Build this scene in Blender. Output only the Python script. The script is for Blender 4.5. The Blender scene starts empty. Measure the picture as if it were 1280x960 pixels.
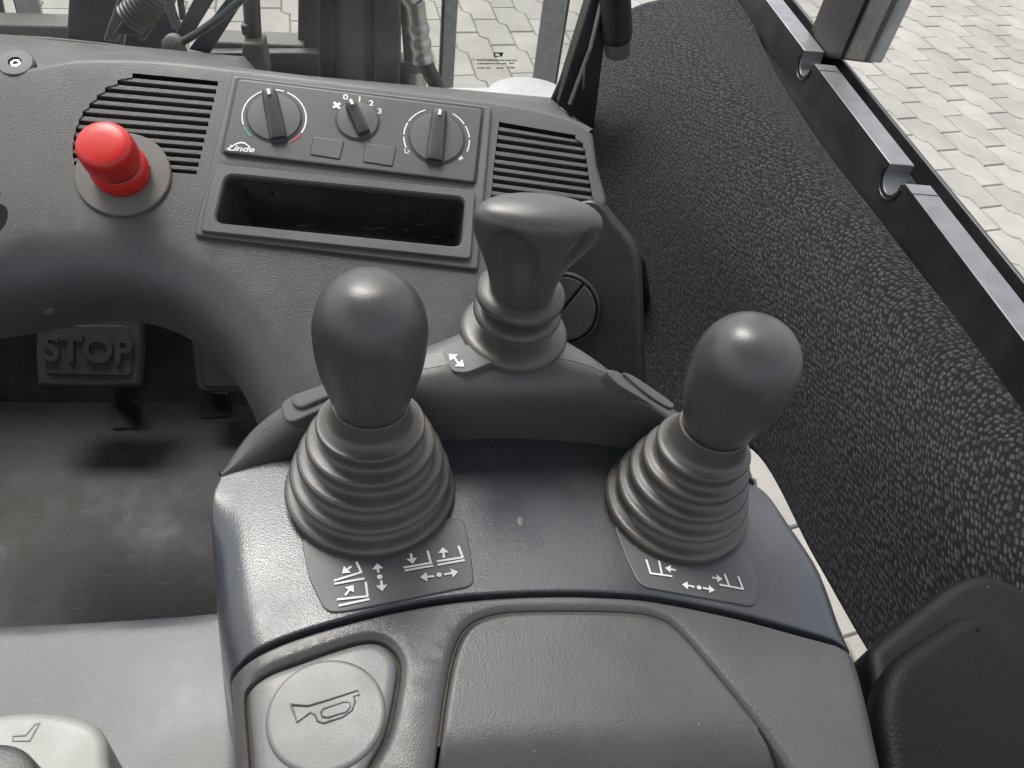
import bpy, bmesh, math, random
from mathutils import Vector, Matrix
from mathutils.geometry import delaunay_2d_cdt
rnd = random.Random(7)
R = math.radians
scene = bpy.context.scene
# ------------------------------------------------------------------ camera
CAM = Vector((0, 0, 1.55))
PITCH, YAW, ROLL, FPX = R(46), R(12), R(10.7), 967.0
FW = Vector((math.sin(YAW)*math.cos(PITCH), math.cos(YAW)*math.cos(PITCH), -math.sin(PITCH)))
_r0 = Vector((math.cos(YAW), -math.sin(YAW), 0)); _u0 = _r0.cross(FW)
IR = _r0*math.cos(ROLL) + _u0*math.sin(ROLL)
IDN = _r0*math.sin(ROLL) - _u0*math.cos(ROLL)
cd = bpy.data.cameras.new('camera'); cam = bpy.data.objects.new('camera', cd)
scene.collection.objects.link(cam); scene.camera = cam
cd.sensor_fit = 'HORIZONTAL'; cd.sensor_width = 36; cd.lens = 36*FPX/1280
cd.clip_start = 0.02; cd.clip_end = 500
up = -IDN
cam.matrix_world = Matrix(((IR.x, up.x, -FW.x, CAM.x), (IR.y, up.y, -FW.y, CAM.y), (IR.z, up.z, -FW.z, CAM.z), (0, 0, 0, 1)))
# ------------------------------------------------------------------ light
SUN_EL, SUN_AZ = R(60), R(-25)          # azimuth clockwise from +Y
w = bpy.data.worlds.new('World'); scene.world = w; w.use_nodes = True
wn = w.node_tree.nodes; bg = wn['Background']
sky = wn.new('ShaderNodeTexSky'); sky.sky_type = 'NISHITA'; sky.sun_disc = False
sky.sun_elevation = SUN_EL; sky.sun_rotation = SUN_AZ; sky.air_density = 1.0; sky.dust_density = 4.0; sky.ozone_density = 1.0
hsv = wn.new('ShaderNodeHueSaturation'); hsv.inputs['Saturation'].default_value = 0.3      # thin white overcast
w.node_tree.links.new(sky.outputs[0], hsv.inputs['Color']); w.node_tree.links.new(hsv.outputs[0], bg.inputs[0]); bg.inputs[1].default_value = 0.15
sd = bpy.data.lights.new('sun', 'SUN'); sd.energy = 1.5; sd.angle = R(25); sd.color = (1, 0.96, 0.9)
so = bpy.data.objects.new('sun', sd); scene.collection.objects.link(so)
sdir = Vector((math.sin(SUN_AZ)*math.cos(SUN_EL), math.cos(SUN_AZ)*math.cos(SUN_EL), math.sin(SUN_EL)))
so.rotation_euler = sdir.to_track_quat('Z', 'Y').to_euler(); so.location = (0, 0, 6)
vs = scene.view_settings; vs.view_transform = 'Standard'; vs.look = 'None'; vs.gamma = 1; vs.use_curve_mapping = False
vs.exposure = 1.1
# ------------------------------------------------------------------ geometry helpers
def ray(u, v): return (FW*FPX + IR*(u-640) + IDN*(v-480)).normalized()
def hit(u, v, p, n):
    d = ray(u, v); return CAM + d*((p-CAM).dot(n)/d.dot(n))
def atz(u, v, z): return hit(u, v, CAM+Vector((0, 0, z)), Vector((0, 0, 1)))
def aty(u, v, y): return hit(u, v, Vector((0, y, 0)), Vector((0, 1, 0)))
def atx(u, v, x): return hit(u, v, Vector((x, 0, 0)), Vector((1, 0, 0)))
class Frame:
    def __init__(s, o, ez, ex=Vector((1, 0, 0))):
        s.o = o; s.ez = ez.normalized(); s.ex = (ex - s.ez*ex.dot(s.ez)).normalized(); s.ey = s.ez.cross(s.ex)
    def P(s, p, q, h=0): return s.o + s.ex*p + s.ey*q + s.ez*h
    def px(s, u, v, h=0):
        d = hit(u, v, s.o + s.ez*h, s.ez) - s.o
        return (d.dot(s.ex), d.dot(s.ey))
    def poly(s, pts, h=0): return [s.px(u, v, h) for u, v in pts]
    def shift(s, h): return Frame(s.o + s.ez*h, s.ez, s.ex)
def cr(p0, p1, p2, p3, t):
    return (p1*2 + (p2-p0)*t + (p0*2-p1*5+p2*4-p3)*t*t + (p1*3-p0-p2*3+p3)*t*t*t)*0.5
def spline(pts, n=6, closed=False):
    pts = [Vector(p) for p in pts]; m = len(pts); out = []
    for i in range(m if closed else m-1):
        g = (lambda k: pts[k % m]) if closed else (lambda k: pts[min(max(k, 0), m-1)])
        for j in range(n): out.append(cr(g(i-1), g(i), g(i+1), g(i+2), j/n))
    if not closed: out.append(pts[-1])
    return out
def area2(p): return sum(p[i-1][0]*p[i][1]-p[i][0]*p[i-1][1] for i in range(len(p)))/2
def inside(x, y, poly):
    c = False; j = len(poly)-1
    for i in range(len(poly)):
        xi, yi = poly[i][0], poly[i][1]; xj, yj = poly[j][0], poly[j][1]
        if (yi > y) != (yj > y) and x < (xj-xi)*(y-yi)/(yj-yi)+xi: c = not c
        j = i
    return c
def inset(poly, d):
    n = len(poly); out = []; dl = d if isinstance(d, (list, tuple)) else [d]*n
    for i in range(n):
        d = dl[i]
        a, b, c = Vector(poly[i-1][:2]), Vector(poly[i][:2]), Vector(poly[(i+1) % n][:2])
        e1 = (b-a).normalized() if (b-a).length > 1e-9 else Vector((1, 0)); e2 = (c-b).normalized() if (c-b).length > 1e-9 else e1
        n1 = Vector((-e1.y, e1.x)); n2 = Vector((-e2.y, e2.x)); m = n1+n2
        if m.length < 1e-6: m = n1
        m.normalize(); k = max(m.dot(n1), 0.5)
        out.append(b + m*(d/k))
    return [(p.x, p.y) for p in out]
def rounded(poly, r, k=5):
    """round the corners of a 2-D polygon"""
    n = len(poly); out = []
    for i in range(n):
        a, b, c = Vector(poly[i-1]), Vector(poly[i]), Vector(poly[(i+1) % n])
        rr = r[i] if isinstance(r, (list, tuple)) else r
        d1 = min(rr, (a-b).length*0.49); d2 = min(rr, (c-b).length*0.49)
        if rr <= 0: out.append((b.x, b.y)); continue
        p0 = b+(a-b).normalized()*d1; p2 = b+(c-b).normalized()*d2
        for j in range(k+1):
            t = j/k; q = p0*(1-t)**2 + b*2*t*(1-t) + p2*t*t; out.append((q.x, q.y))
    return out
def resample(poly, step):
    out = []; n = len(poly)
    for i in range(n):
        a, b = Vector(poly[i]), Vector(poly[(i+1) % n]); L = (b-a).length; k = max(1, int(L/step))
        for j in range(k): q = a.lerp(b, j/k); out.append((q.x, q.y))
    return out
COLL = scene.collection
ORIG = {}
def link(o, parent=None):
    COLL.objects.link(o)
    if parent is not None: o.parent = parent
    return o
def org(parent):
    l = Vector((0, 0, 0))
    while parent is not None: l = l + parent.location; parent = parent.parent
    return l
def mk(name, verts, faces, m, parent=None, smooth=True, sharp=35, loc=None, mats=None, fm=None, uv=None):
    o0 = org(parent)
    if loc is None: loc = Vector((0, 0, 0)) if parent is not None else (sum((Vector(v) for v in verts), Vector())/max(1, len(verts)))
    loc = Vector(loc)
    me = bpy.data.meshes.new(name)
    me.from_pydata([tuple(Vector(v)-o0-loc) for v in verts], [], faces)
    bm = bmesh.new(); bm.from_mesh(me)
    bmesh.ops.remove_doubles(bm, verts=bm.verts, dist=1e-6)
    if uv is None: bmesh.ops.recalc_face_normals(bm, faces=bm.faces)
    bm.to_mesh(me); bm.free()
    for mm in (mats or [m]): me.materials.append(mm)
    if fm and len(fm) == len(me.polygons):
        for p, k in zip(me.polygons, fm): p.material_index = k
    if smooth:
        me.polygons.foreach_set('use_smooth', [True]*len(me.polygons)); me.set_sharp_from_angle(angle=R(sharp))
    o = bpy.data.objects.new(name, me); o.location = loc
    return link(o, parent)
def thing(name, label, cat, loc, group=None):
    o = bpy.data.objects.new(name, None); o.empty_display_size = 0.05; o.location = loc
    link(o); return tag(o, label, cat, group)
def tag(o, label, cat, group=None):
    o['label'] = label; o['category'] = cat
    if group: o['group'] = group
    return o
def struct(o): o['kind'] = 'structure'; return o
def cap(poly, holes, step, extra=None):
    """triangulate polygon with holes and inner grid; returns verts2d, tris"""
    vs_ = [Vector(p[:2]) for p in poly]; es = [(i, (i+1) % len(poly)) for i in range(len(poly))]
    for h in holes:
        b = len(vs_); vs_ += [Vector(p[:2]) for p in h]; es += [(b+i, b+(i+1) % len(h)) for i in range(len(h))]
    if step:
        xs = [p[0] for p in poly]; ys = [p[1] for p in poly]
        y = min(ys)+step/2
        while y < max(ys):
            x = min(xs)+step/2
            while x < max(xs):
                if inside(x, y, poly) and not any(inside(x, y, h) for h in holes): vs_.append(Vector((x, y)))
                x += step
            y += step
    for p in (extra or []):
        if inside(p[0], p[1], poly) and not any(inside(p[0], p[1], h) for h in holes): vs_.append(Vector(p[:2]))
    r = delaunay_2d_cdt(vs_, es, [], 0, 1e-7)
    tv, tf = r[0], r[2]; out = []
    for f in tf:
        cx = sum(tv[i].x for i in f)/3; cy = sum(tv[i].y for i in f)/3
        if inside(cx, cy, poly) and not any(inside(cx, cy, h) for h in holes): out.append(list(f))
    return tv, out
def slab(name, fr, poly, m, parent=None, top=0.0, bottom=-0.01, fil=0.002, seg=4, holes=(), hole_depth=0.006, hole_fil=0.001,
         hole_mat=None, hole_floor=True, step=0.02, draft=0.0, deform=None, bot=False, sharp=35, res=None, loops=()):
    """rounded-edge prism on frame fr; poly = outline at the foot of the fillet"""
    poly = [tuple(p[:2]) for p in poly]
    if area2(poly) < 0: poly = poly[::-1]
    if res: poly = resample(poly, res)
    n = len(poly); V, F, M = [], [], []
    fl = [fil(*p) for p in poly] if callable(fil) else [fil]*n
    rings = [(poly if not draft else inset(poly, -draft), [bottom]*n)]
    for j in range(seg+1):
        a = math.pi/2*j/seg
        rings.append((inset(poly, [f*(1-math.cos(a)) for f in fl]), [top-f*(1-math.sin(a)) for f in fl]))
    rings.append((inset(poly, [f*1.25+0.0004 for f in fl]), [top]*n))
    def add(pts, h):
        b = len(V)
        for i, p in enumerate(pts): V.append((p[0], p[1], h[i] if isinstance(h, list) else h))
        return b
    pb = None
    for pts, h in rings:
        b = add(pts, h)
        if pb is not None:
            for i in range(n): F.append([pb+i, pb+(i+1) % n, b+(i+1) % n, b+i]); M.append(0)
        pb = b
    inner = rings[-1][0]; hs = []
    for h in holes:
        h = [tuple(p[:2]) for p in h]
        if area2(h) < 0: h = h[::-1]
        hs.append(h)
    tv, tf = cap(inner, [inset(h, -hole_fil*1.3) for h in hs], step, [q for d in loops for q in inset(inner, d)])
    b = len(V); V += [(p.x, p.y, top) for p in tv]
    for f in tf: F.append([b+i for i in f]); M.append(0)
    hds = hole_depth if isinstance(hole_depth, (list, tuple)) else [hole_depth]*len(hs)
    for h, hole_depth in zip(hs, hds):
        nh = len(h); pr = None
        for pts, z in [(inset(h, -hole_fil*1.3), top), (inset(h, -hole_fil*0.3), top-hole_fil*0.3), (h, top-hole_fil), (h, top-hole_depth)]:
            b2 = add(pts, z)
            if pr is not None:
                for i in range(nh): F.append([pr+i, pr+(i+1) % nh, b2+(i+1) % nh, b2+i]); M.append(0)
            pr = b2
        if not hole_floor: continue
        tv2, tf2 = cap(h, [], None); b3 = len(V); V += [(p.x, p.y, top-hole_depth) for p in tv2]
        for f in tf2: F.append([b3+i for i in f]); M.append(1 if hole_mat else 0)
    if bot:
        tv2, tf2 = cap(rings[0][0], [], None); b3 = len(V); V += [(p.x, p.y, bottom) for p in tv2]
        for f in tf2: F.append([b3+i for i in f]); M.append(0)
    W = []
    for x, y, h in V:
        if deform: x, y, h = deform(x, y, h)
        W.append(fr.P(x, y, h))
    return mk(name, W, F, m, parent, mats=[m, hole_mat] if hole_mat else [m], fm=M if hole_mat else None, sharp=sharp)
def lathe(name, fr, prof, m, parent=None, seg=48, fn=None, sharp=40, c=(0, 0)):
    """prof: list of (r, h); fn(a, r, h)->(x, y, h)"""
    V, F = [], []
    for r, h in prof:
        for k in range(seg):
            a = 2*math.pi*k/seg
            x, y, z = fn(a, r, h) if fn else (r*math.cos(a), r*math.sin(a), h)
            V.append(fr.P(c[0]+x, c[1]+y, z))
    for i in range(len(prof)-1):
        for k in range(seg): F.append([i*seg+k, i*seg+(k+1) % seg, (i+1)*seg+(k+1) % seg, (i+1)*seg+k])
    F.append([len(V)-seg+k for k in range(seg)])
    return mk(name, V, F, m, parent, sharp=sharp)
def tube(name, pts, r, m, parent=None, seg=12, flat=1.0, caps=True):
    V, F = [], []; n = len(pts); pts = [Vector(p) for p in pts]
    prev = None
    for i, p in enumerate(pts):
        t = (pts[min(i+1, n-1)]-pts[max(i-1, 0)]).normalized()
        if prev is None:
            a = Vector((0, 0, 1)) if abs(t.z) < 0.9 else Vector((1, 0, 0)); u = t.cross(a).normalized()
        else: u = (prev - t*prev.dot(t)).normalized()
        prev = u; v = t.cross(u); rr = r[i] if isinstance(r, (list, tuple)) else r
        for k in range(seg):
            a = 2*math.pi*k/seg; V.append(p + u*math.cos(a)*rr + v*math.sin(a)*rr*flat)
    for i in range(n-1):
        for k in range(seg): F.append([i*seg+k, i*seg+(k+1) % seg, (i+1)*seg+(k+1) % seg, (i+1)*seg+k])
    if caps: F.append(list(range(seg))); F.append([len(V)-seg+k for k in range(seg)])
    return mk(name, V, F, m, parent, sharp=50)
def prism(name, pts, ext, m, parent=None, bevel=0.001):
    """polygon (3-D, planar) extruded by vector ext, edges bevelled"""
    n = len(pts); pts = [Vector(p) for p in pts]; V = pts+[p+ext for p in pts]
    F = [list(range(n))[::-1], [n+i for i in range(n)]]+[[i, (i+1) % n, n+(i+1) % n, n+i] for i in range(n)]
    o = mk(name, V, F, m, parent, sharp=30)
    if bevel:
        b = o.modifiers.new('bevel', 'BEVEL'); b.width = bevel; b.segments = 2; b.limit_method = 'ANGLE'; b.angle_limit = R(40)
    return o
def bar(name, a, b, wx, wy, m, parent=None, side=Vector((1, 0, 0)), bevel=0.002):
    t = (b-a).normalized(); s = (side - t*side.dot(t)).normalized(); q = t.cross(s)
    pts = [a+s*x*wx/2+q*y*wy/2 for x, y in ((-1, -1), (1, -1), (1, 1), (-1, 1))]
    return prism(name, pts, b-a, m, parent, bevel)
def grid(name, rows, m, parent=None, solid=0, uvs=None, sharp=60):
    nr, nc = len(rows), len(rows[0]); V = [p for r in rows for p in r]
    F = [[i*nc+j, i*nc+j+1, (i+1)*nc+j+1, (i+1)*nc+j] for i in range(nr-1) for j in range(nc-1)]
    o = mk(name, V, F, m, parent, sharp=sharp, uv=uvs)
    if uvs and len(o.data.vertices) == len(V):
        ul = o.data.uv_layers.new(name='UVMap')
        for l in o.data.loops: ul.data[l.index].uv = uvs[l.vertex_index]
    if solid:
        s = o.modifiers.new('solid', 'SOLIDIFY'); s.thickness = solid; s.offset = -1
    return o
def fine(rows, a, b):
    rows = [spline(r, b) for r in rows]
    cols = [spline(c, a) for c in zip(*rows)]
    return [list(r) for r in zip(*cols)]
# ------------------------------------------------------------------ materials
def new_mat(name):
    m = bpy.data.materials.new(name); m.use_nodes = True
    nt = m.node_tree; return m, nt, nt.nodes['Principled BSDF']
def nd(nt, t, **k):
    n = nt.nodes.new(t)
    for a, b in k.items():
        if a.startswith('i_'): n.inputs[a[2:].replace('_', ' ')].default_value = b
        else: setattr(n, a, b)
    return n
def ramp(nt, src, stops):
    r = nt.nodes.new('ShaderNodeValToRGB'); e = r.color_ramp.elements
    e[0].position, e[1].position = stops[0][0], stops[-1][0]
    e[0].color, e[1].color = [(*([s[1]]*3), 1) if not isinstance(s[1], tuple) else (*s[1], 1) for s in (stops[0], stops[-1])]
    for s in stops[1:-1]:
        x = e.new(s[0]); x.color = (*([s[1]]*3), 1) if not isinstance(s[1], tuple) else (*s[1], 1)
    nt.links.new(src, r.inputs[0]); return r.outputs[0]
def mixc(nt, fac, a, b, mode='MIX'):
    n = nt.nodes.new('ShaderNodeMix'); n.data_type = 'RGBA'; n.blend_type = mode
    for s, val in ((0, fac), (6, a), (7, b)):
        if hasattr(val, 'is_linked') or isinstance(val, bpy.types.NodeSocket): nt.links.new(val, n.inputs[s])
        else: n.inputs[s].default_value = val if s == 0 else (*val, 1)
    return n.outputs[2]
def plastic(name, col, rough=0.5, grain=900, gs=0.25, dust=0.25, dustc=(0.20, 0.185, 0.16), spec=0.5, rv=0.12, scr=0.0, speck=0.12, coat=0):
    m, nt, b = new_mat(name); L = nt.links.new
    tc = nd(nt, 'ShaderNodeTexCoord').outputs['Object']
    n1 = nd(nt, 'ShaderNodeTexNoise', i_Scale=14.0, i_Detail=6.0, i_Roughness=0.62); L(tc, n1.inputs[0])
    n2 = nd(nt, 'ShaderNodeTexNoise', i_Scale=grain, i_Detail=2.0); L(tc, n2.inputs[0])
    n3 = nd(nt, 'ShaderNodeTexNoise', i_Scale=2600.0, i_Detail=1.0); L(tc, n3.inputs[0])
    d = ramp(nt, n1.outputs[0], [(0.42, 0.0), (0.75, dust)])
    c = mixc(nt, d, col, dustc)
    sp = ramp(nt, n2.outputs[0], [(0.35, 1-speck*2), (0.65, 1+speck)])
    c = mixc(nt, 1.0, c, sp, 'MULTIPLY')
    fl = nd(nt, 'ShaderNodeTexVoronoi', i_Scale=260.0); L(tc, fl.inputs[0])
    sx = nd(nt, 'ShaderNodeSeparateColor'); L(fl.outputs['Color'], sx.inputs[0])
    k1 = ramp(nt, fl.outputs['Distance'], [(0.05, 1.0), (0.10, 0.0)]); k2 = ramp(nt, sx.outputs[0], [(0.93, 0.0), (0.97, 0.45)])
    mm = nd(nt, 'ShaderNodeMath', operation='MULTIPLY'); L(k1, mm.inputs[0]); L(k2, mm.inputs[1])
    c = mixc(nt, mm.outputs[0], c, (0.42, 0.40, 0.37))
    if scr:
        mp = nd(nt, 'ShaderNodeMapping'); L(tc, mp.inputs[0]); mp.inputs['Scale'].default_value = (60, 900, 60); mp.inputs['Rotation'].default_value = (0.2, 0.3, 0.7)
        ns = nd(nt, 'ShaderNodeTexNoise', i_Scale=1.0, i_Detail=2.0); L(mp.outputs[0], ns.inputs[0])
        s2 = ramp(nt, ns.outputs[0], [(0.66, 0.0), (0.74, scr)]); c = mixc(nt, s2, c, (0.3, 0.29, 0.28))
    L(c, b.inputs['Base Color'])
    rr = nd(nt, 'ShaderNodeMapRange'); L(n1.outputs[0], rr.inputs[0]); rr.inputs[1].default_value = 0.3; rr.inputs[2].default_value = 0.7
    rr.inputs[3].default_value = rough-rv; rr.inputs[4].default_value = rough+rv; L(rr.outputs[0], b.inputs['Roughness'])
    b.inputs['Specular IOR Level'].default_value = spec; b.inputs['Coat Weight'].default_value = coat
    bp = nd(nt, 'ShaderNodeBump', i_Strength=gs, i_Distance=0.0006); L(n2.outputs[0], bp.inputs['Height']); L(bp.outputs[0], b.inputs['Normal'])
    return m
def plain(name, col, rough=0.5, metal=0.0, spec=0.5):
    m, nt, b = new_mat(name)
    tc = nd(nt, 'ShaderNodeTexCoord').outputs['Object']
    n1 = nd(nt, 'ShaderNodeTexNoise', i_Scale=60.0, i_Detail=5.0); nt.links.new(tc, n1.inputs[0])
    s = ramp(nt, n1.outputs[0], [(0.3, 0.82), (0.7, 1.12)]); c = mixc(nt, 1.0, col, s, 'MULTIPLY'); nt.links.new(c, b.inputs['Base Color'])
    b.inputs['Roughness'].default_value = rough; b.inputs['Metallic'].default_value = metal; b.inputs['Specular IOR Level'].default_value = spec
    return m
M_dash = plastic('dash_plastic', (0.058, 0.058, 0.059), 0.42, 1300, 0.5, 0.2, dustc=(0.15, 0.145, 0.135), speck=0.1, scr=0.05)
M_con = plastic('console_plastic', (0.066, 0.066, 0.066), 0.36, 1500, 0.24, 0.22, speck=0.07)
M_plate = plastic('console_plate_plastic', (0.046, 0.050, 0.058), 0.27, 1600, 0.2, 0.16, speck=0.06, rv=0.14)
M_panel = plastic('panel_plastic', (0.060, 0.061, 0.063), 0.40, 1800, 0.12, 0.06, speck=0.05)
M_frame = plastic('frame_plastic', (0.085, 0.085, 0.085), 0.42, 1500, 0.2, 0.18, speck=0.08)
M_knob = plastic('lever_knob_rubber', (0.056, 0.056, 0.056), 0.36, 1600, 0.12, 0.2, speck=0.06, rv=0.08, scr=0.06)
M_rub = plastic('bellows_rubber', (0.058, 0.056, 0.053), 0.39, 1400, 0.15, 0.6, dustc=(0.17, 0.15, 0.125), speck=0.08)
M_black = plastic('black_plastic', (0.016, 0.016, 0.018), 0.42, 900, 0.25, 0.12, speck=0.1)
M_tray = plastic('tray_plastic', (0.034, 0.034, 0.035), 0.4, 700, 0.3, 0.35, dustc=(0.10, 0.10, 0.10), scr=0.35)
M_dial = plastic('dial_black', (0.05, 0.05, 0.052), 0.35, 1600, 0.06, 0.05, speck=0.04)
M_disc = plastic('disc_plastic', (0.11, 0.106, 0.10), 0.6, 1500, 0.2, 0.3, speck=0.08)
M_decal = plastic('decal_film', (0.075, 0.080, 0.080), 0.5, 1800, 0.05, 0.12, speck=0.04)
M_seat = plastic('seat_vinyl', (0.058, 0.063, 0.071), 0.42, 900, 0.12, 0.35, dustc=(0.25, 0.24, 0.22), speck=0.08, scr=0.08, rv=0.1)
M_handle = plastic('handle_grey', (0.27, 0.275, 0.26), 0.5, 1500, 0.15, 0.3, dustc=(0.3, 0.28, 0.24), speck=0.05)
M_floor = plastic('floor_mat', (0.03, 0.029, 0.028), 0.55, 500, 0.4, 0.9, dustc=(0.08, 0.074, 0.067), speck=0.15, scr=0.35)
M_well = plastic('footwell_plastic', (0.018, 0.018, 0.018), 0.6, 700, 0.4, 0.2)
M_leather = plastic('armrest_leather', (0.007, 0.007, 0.0075), 0.5, 800, 0.5, 0.012, spec=0.14, speck=0.05)
M_dirt = plastic('groove_dirt', (0.09, 0.078, 0.062), 0.85, 900, 0.5, 0.5, dustc=(0.05, 0.045, 0.04))
M_white = plain('white_print', (0.72, 0.72, 0.70), 0.5)
M_line = plain('line_print', (0.012, 0.012, 0.012), 0.5)
M_teal = plain('teal_print', (0.03, 0.30, 0.27), 0.5)
M_redp = plain('red_print', (0.45, 0.03, 0.03), 0.5)
M_steel = plain('steel', (0.45, 0.45, 0.44), 0.35, 1.0)
M_post = plain('grey_paint', (0.30, 0.30, 0.30), 0.45)
M_mast = plastic('mast_steel', (0.026, 0.025, 0.024), 0.45, 300, 0.3, 0.4, dustc=(0.07, 0.06, 0.05), scr=0.2)
M_mastg = plastic('mast_grey', (0.085, 0.085, 0.083), 0.4, 300, 0.2, 0.4)
M_navy = plastic('navy_paint', (0.022, 0.028, 0.042), 0.45, 400, 0.1, 0.3, dustc=(0.12, 0.11, 0.10))
M_beam = plastic('dusty_beam', (0.09, 0.085, 0.078), 0.7, 300, 0.4, 0.6)
M_sill = plastic('hood_paint', (0.36, 0.37, 0.37), 0.4, 900, 0.1, 0.3)
def mat_red():
    m, nt, b = new_mat('red_button_plastic'); b.inputs['Base Color'].default_value = (0.72, 0.022, 0.018, 1); b.inputs['Roughness'].default_value = 0.36
    n = nd(nt, 'ShaderNodeTexNoise', i_Scale=45.0, i_Detail=5.0); nt.links.new(nd(nt, 'ShaderNodeTexCoord').outputs['Object'], n.inputs[0])
    c = mixc(nt, ramp(nt, n.outputs[0], [(0.45, 0.0), (0.8, 0.5)]), (0.50, 0.013, 0.011), (0.36, 0.03, 0.02)); nt.links.new(c, b.inputs['Base Color'])
    return m
M_red = mat_red()
def mat_fabric():
    m, nt, b = new_mat('woven_fabric'); L = nt.links.new
    uv = nd(nt, 'ShaderNodeUVMap', uv_map='UVMap').outputs[0]
    wob = nd(nt, 'ShaderNodeTexNoise', i_Scale=30.0, i_Detail=2.0); L(uv, wob.inputs[0])
    vm = nd(nt, 'ShaderNodeVectorMath', operation='SCALE'); L(wob.outputs['Color'], vm.inputs[0]); vm.inputs['Scale'].default_value = 0.012
    va = nd(nt, 'ShaderNodeVectorMath', operation='ADD'); L(uv, va.inputs[0]); L(vm.outputs[0], va.inputs[1])
    mp = nd(nt, 'ShaderNodeMapping'); L(va.outputs[0], mp.inputs[0]); mp.inputs['Scale'].default_value = (290, 195, 1); mp.inputs['Rotation'].default_value = (0, 0, R(12))
    vo = nd(nt, 'ShaderNodeTexVoronoi', i_Scale=1.0, i_Randomness=0.6); vo.voronoi_dimensions = '2D'; L(mp.outputs[0], vo.inputs[0])
    fl = ramp(nt, vo.outputs['Distance'], [(0.24, 1.0), (0.42, 0.0)])
    sc = nd(nt, 'ShaderNodeSeparateColor'); L(vo.outputs['Color'], sc.inputs[0])
    amp = ramp(nt, sc.outputs[0], [(0.0, 0.35), (1.0, 1.0)])
    mw = nd(nt, 'ShaderNodeMapping'); L(uv, mw.inputs[0]); mw.inputs['Rotation'].default_value = (0, 0, R(38))
    th = nd(nt, 'ShaderNodeTexWave', i_Scale=210.0, i_Distortion=1.2); L(mw.outputs[0], th.inputs[0])
    th2 = ramp(nt, th.outputs['Fac'], [(0.25, 0.25), (0.75, 1.0)])
    m1 = nd(nt, 'ShaderNodeMath', operation='MULTIPLY'); L(fl, m1.inputs[0]); L(amp, m1.inputs[1])
    m2 = nd(nt, 'ShaderNodeMath', operation='MULTIPLY'); L(m1.outputs[0], m2.inputs[0]); L(th2, m2.inputs[1])
    c = mixc(nt, m2.outputs[0], (0.0065, 0.007, 0.0085), (0.075, 0.075, 0.079)); L(c, b.inputs['Base Color'])
    b.inputs['Roughness'].default_value = 0.9; b.inputs['Specular IOR Level'].default_value = 0.15
    b.inputs['Sheen Weight'].default_value = 0.08; b.inputs['Sheen Roughness'].default_value = 0.45
    hs = nd(nt, 'ShaderNodeMath', operation='ADD'); L(m1.outputs[0], hs.inputs[0]); L(th.outputs['Fac'], hs.inputs[1])
    bp = nd(nt, 'ShaderNodeBump', i_Strength=0.08, i_Distance=0.0005); L(hs.outputs[0], bp.inputs['Height']); L(bp.outputs[0], b.inputs['Normal'])
    return m
M_fab = mat_fabric()
def mat_glass():
    m, nt, b = new_mat('dusty_glass'); L = nt.links.new; nt.nodes.remove(b)
    out = nt.nodes['Material Output']
    tr = nd(nt, 'ShaderNodeBsdfTransparent'); tr.inputs[0].default_value = (0.96, 0.97, 0.965, 1)
    gl = nd(nt, 'ShaderNodeBsdfGlossy'); gl.inputs['Roughness'].default_value = 0.02
    lw = nd(nt, 'ShaderNodeLayerWeight'); lw.inputs[0].default_value = 0.35
    frr = ramp(nt, lw.outputs['Facing'], [(0.0, 0.02), (0.7, 0.05), (1.0, 0.6)])
    mx = nd(nt, 'ShaderNodeMixShader'); L(frr, mx.inputs[0]); L(tr.outputs[0], mx.inputs[1]); L(gl.outputs[0], mx.inputs[2])
    df = nd(nt, 'ShaderNodeBsdfDiffuse'); df.inputs[0].default_value = (0.5, 0.49, 0.46, 1)
    n = nd(nt, 'ShaderNodeTexNoise', i_Scale=9.0, i_Detail=8.0, i_Roughness=0.7); L(nd(nt, 'ShaderNodeTexCoord').outputs['Object'], n.inputs[0])
    d = ramp(nt, n.outputs[0], [(0.35, 0.01), (0.75, 0.12)])
    m2 = nd(nt, 'ShaderNodeMixShader'); L(d, m2.inputs[0]); L(mx.outputs[0], m2.inputs[1]); L(df.outputs[0], m2.inputs[2]); L(m2.outputs[0], out.inputs[0])
    return m
M_glass = mat_glass()
def mat_paver():
    m, nt, b = new_mat('concrete_paver'); L = nt.links.new
    ge = nd(nt, 'ShaderNodeNewGeometry'); tc = ge.outputs['Position']
    oi = nd(nt, 'ShaderNodeObjectInfo')
    n1 = nd(nt, 'ShaderNodeTexNoise', i_Scale=3.5, i_Detail=7.0, i_Roughness=0.65); L(tc, n1.inputs[0])
    n2 = nd(nt, 'ShaderNodeTexNoise', i_Scale=240.0, i_Detail=3.0); L(tc, n2.inputs[0])
    c = mixc(nt, ramp(nt, n1.outputs[0], [(0.3, 0.0), (0.72, 1.0)]), (0.20, 0.192, 0.173), (0.29, 0.281, 0.257))
    c = mixc(nt, 1.0, c, ramp(nt, oi.outputs['Random'], [(0.0, 0.88), (1.0, 1.08)]), 'MULTIPLY')
    c = mixc(nt, 1.0, c, ramp(nt, n2.outputs[0], [(0.3, 0.9), (0.7, 1.05)]), 'MULTIPLY')
    n3 = nd(nt, 'ShaderNodeTexNoise', i_Scale=1.7, i_Detail=9.0, i_Roughness=0.75); L(tc, n3.inputs[0])
    c = mixc(nt, ramp(nt, n3.outputs[0], [(0.54, 0.0), (0.74, 0.6)]), c, (0.19, 0.165, 0.125))
    L(c, b.inputs['Base Color']); b.inputs['Roughness'].default_value = 0.85
    bp = nd(nt, 'ShaderNodeBump', i_Strength=0.3, i_Distance=0.002); L(n2.outputs[0], bp.inputs['Height']); L(bp.outputs[0], b.inputs['Normal'])
    return m
M_paver = mat_paver()
M_sand = plastic('joint_sand', (0.20, 0.175, 0.14), 0.9, 300, 0.5, 0.4)
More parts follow.
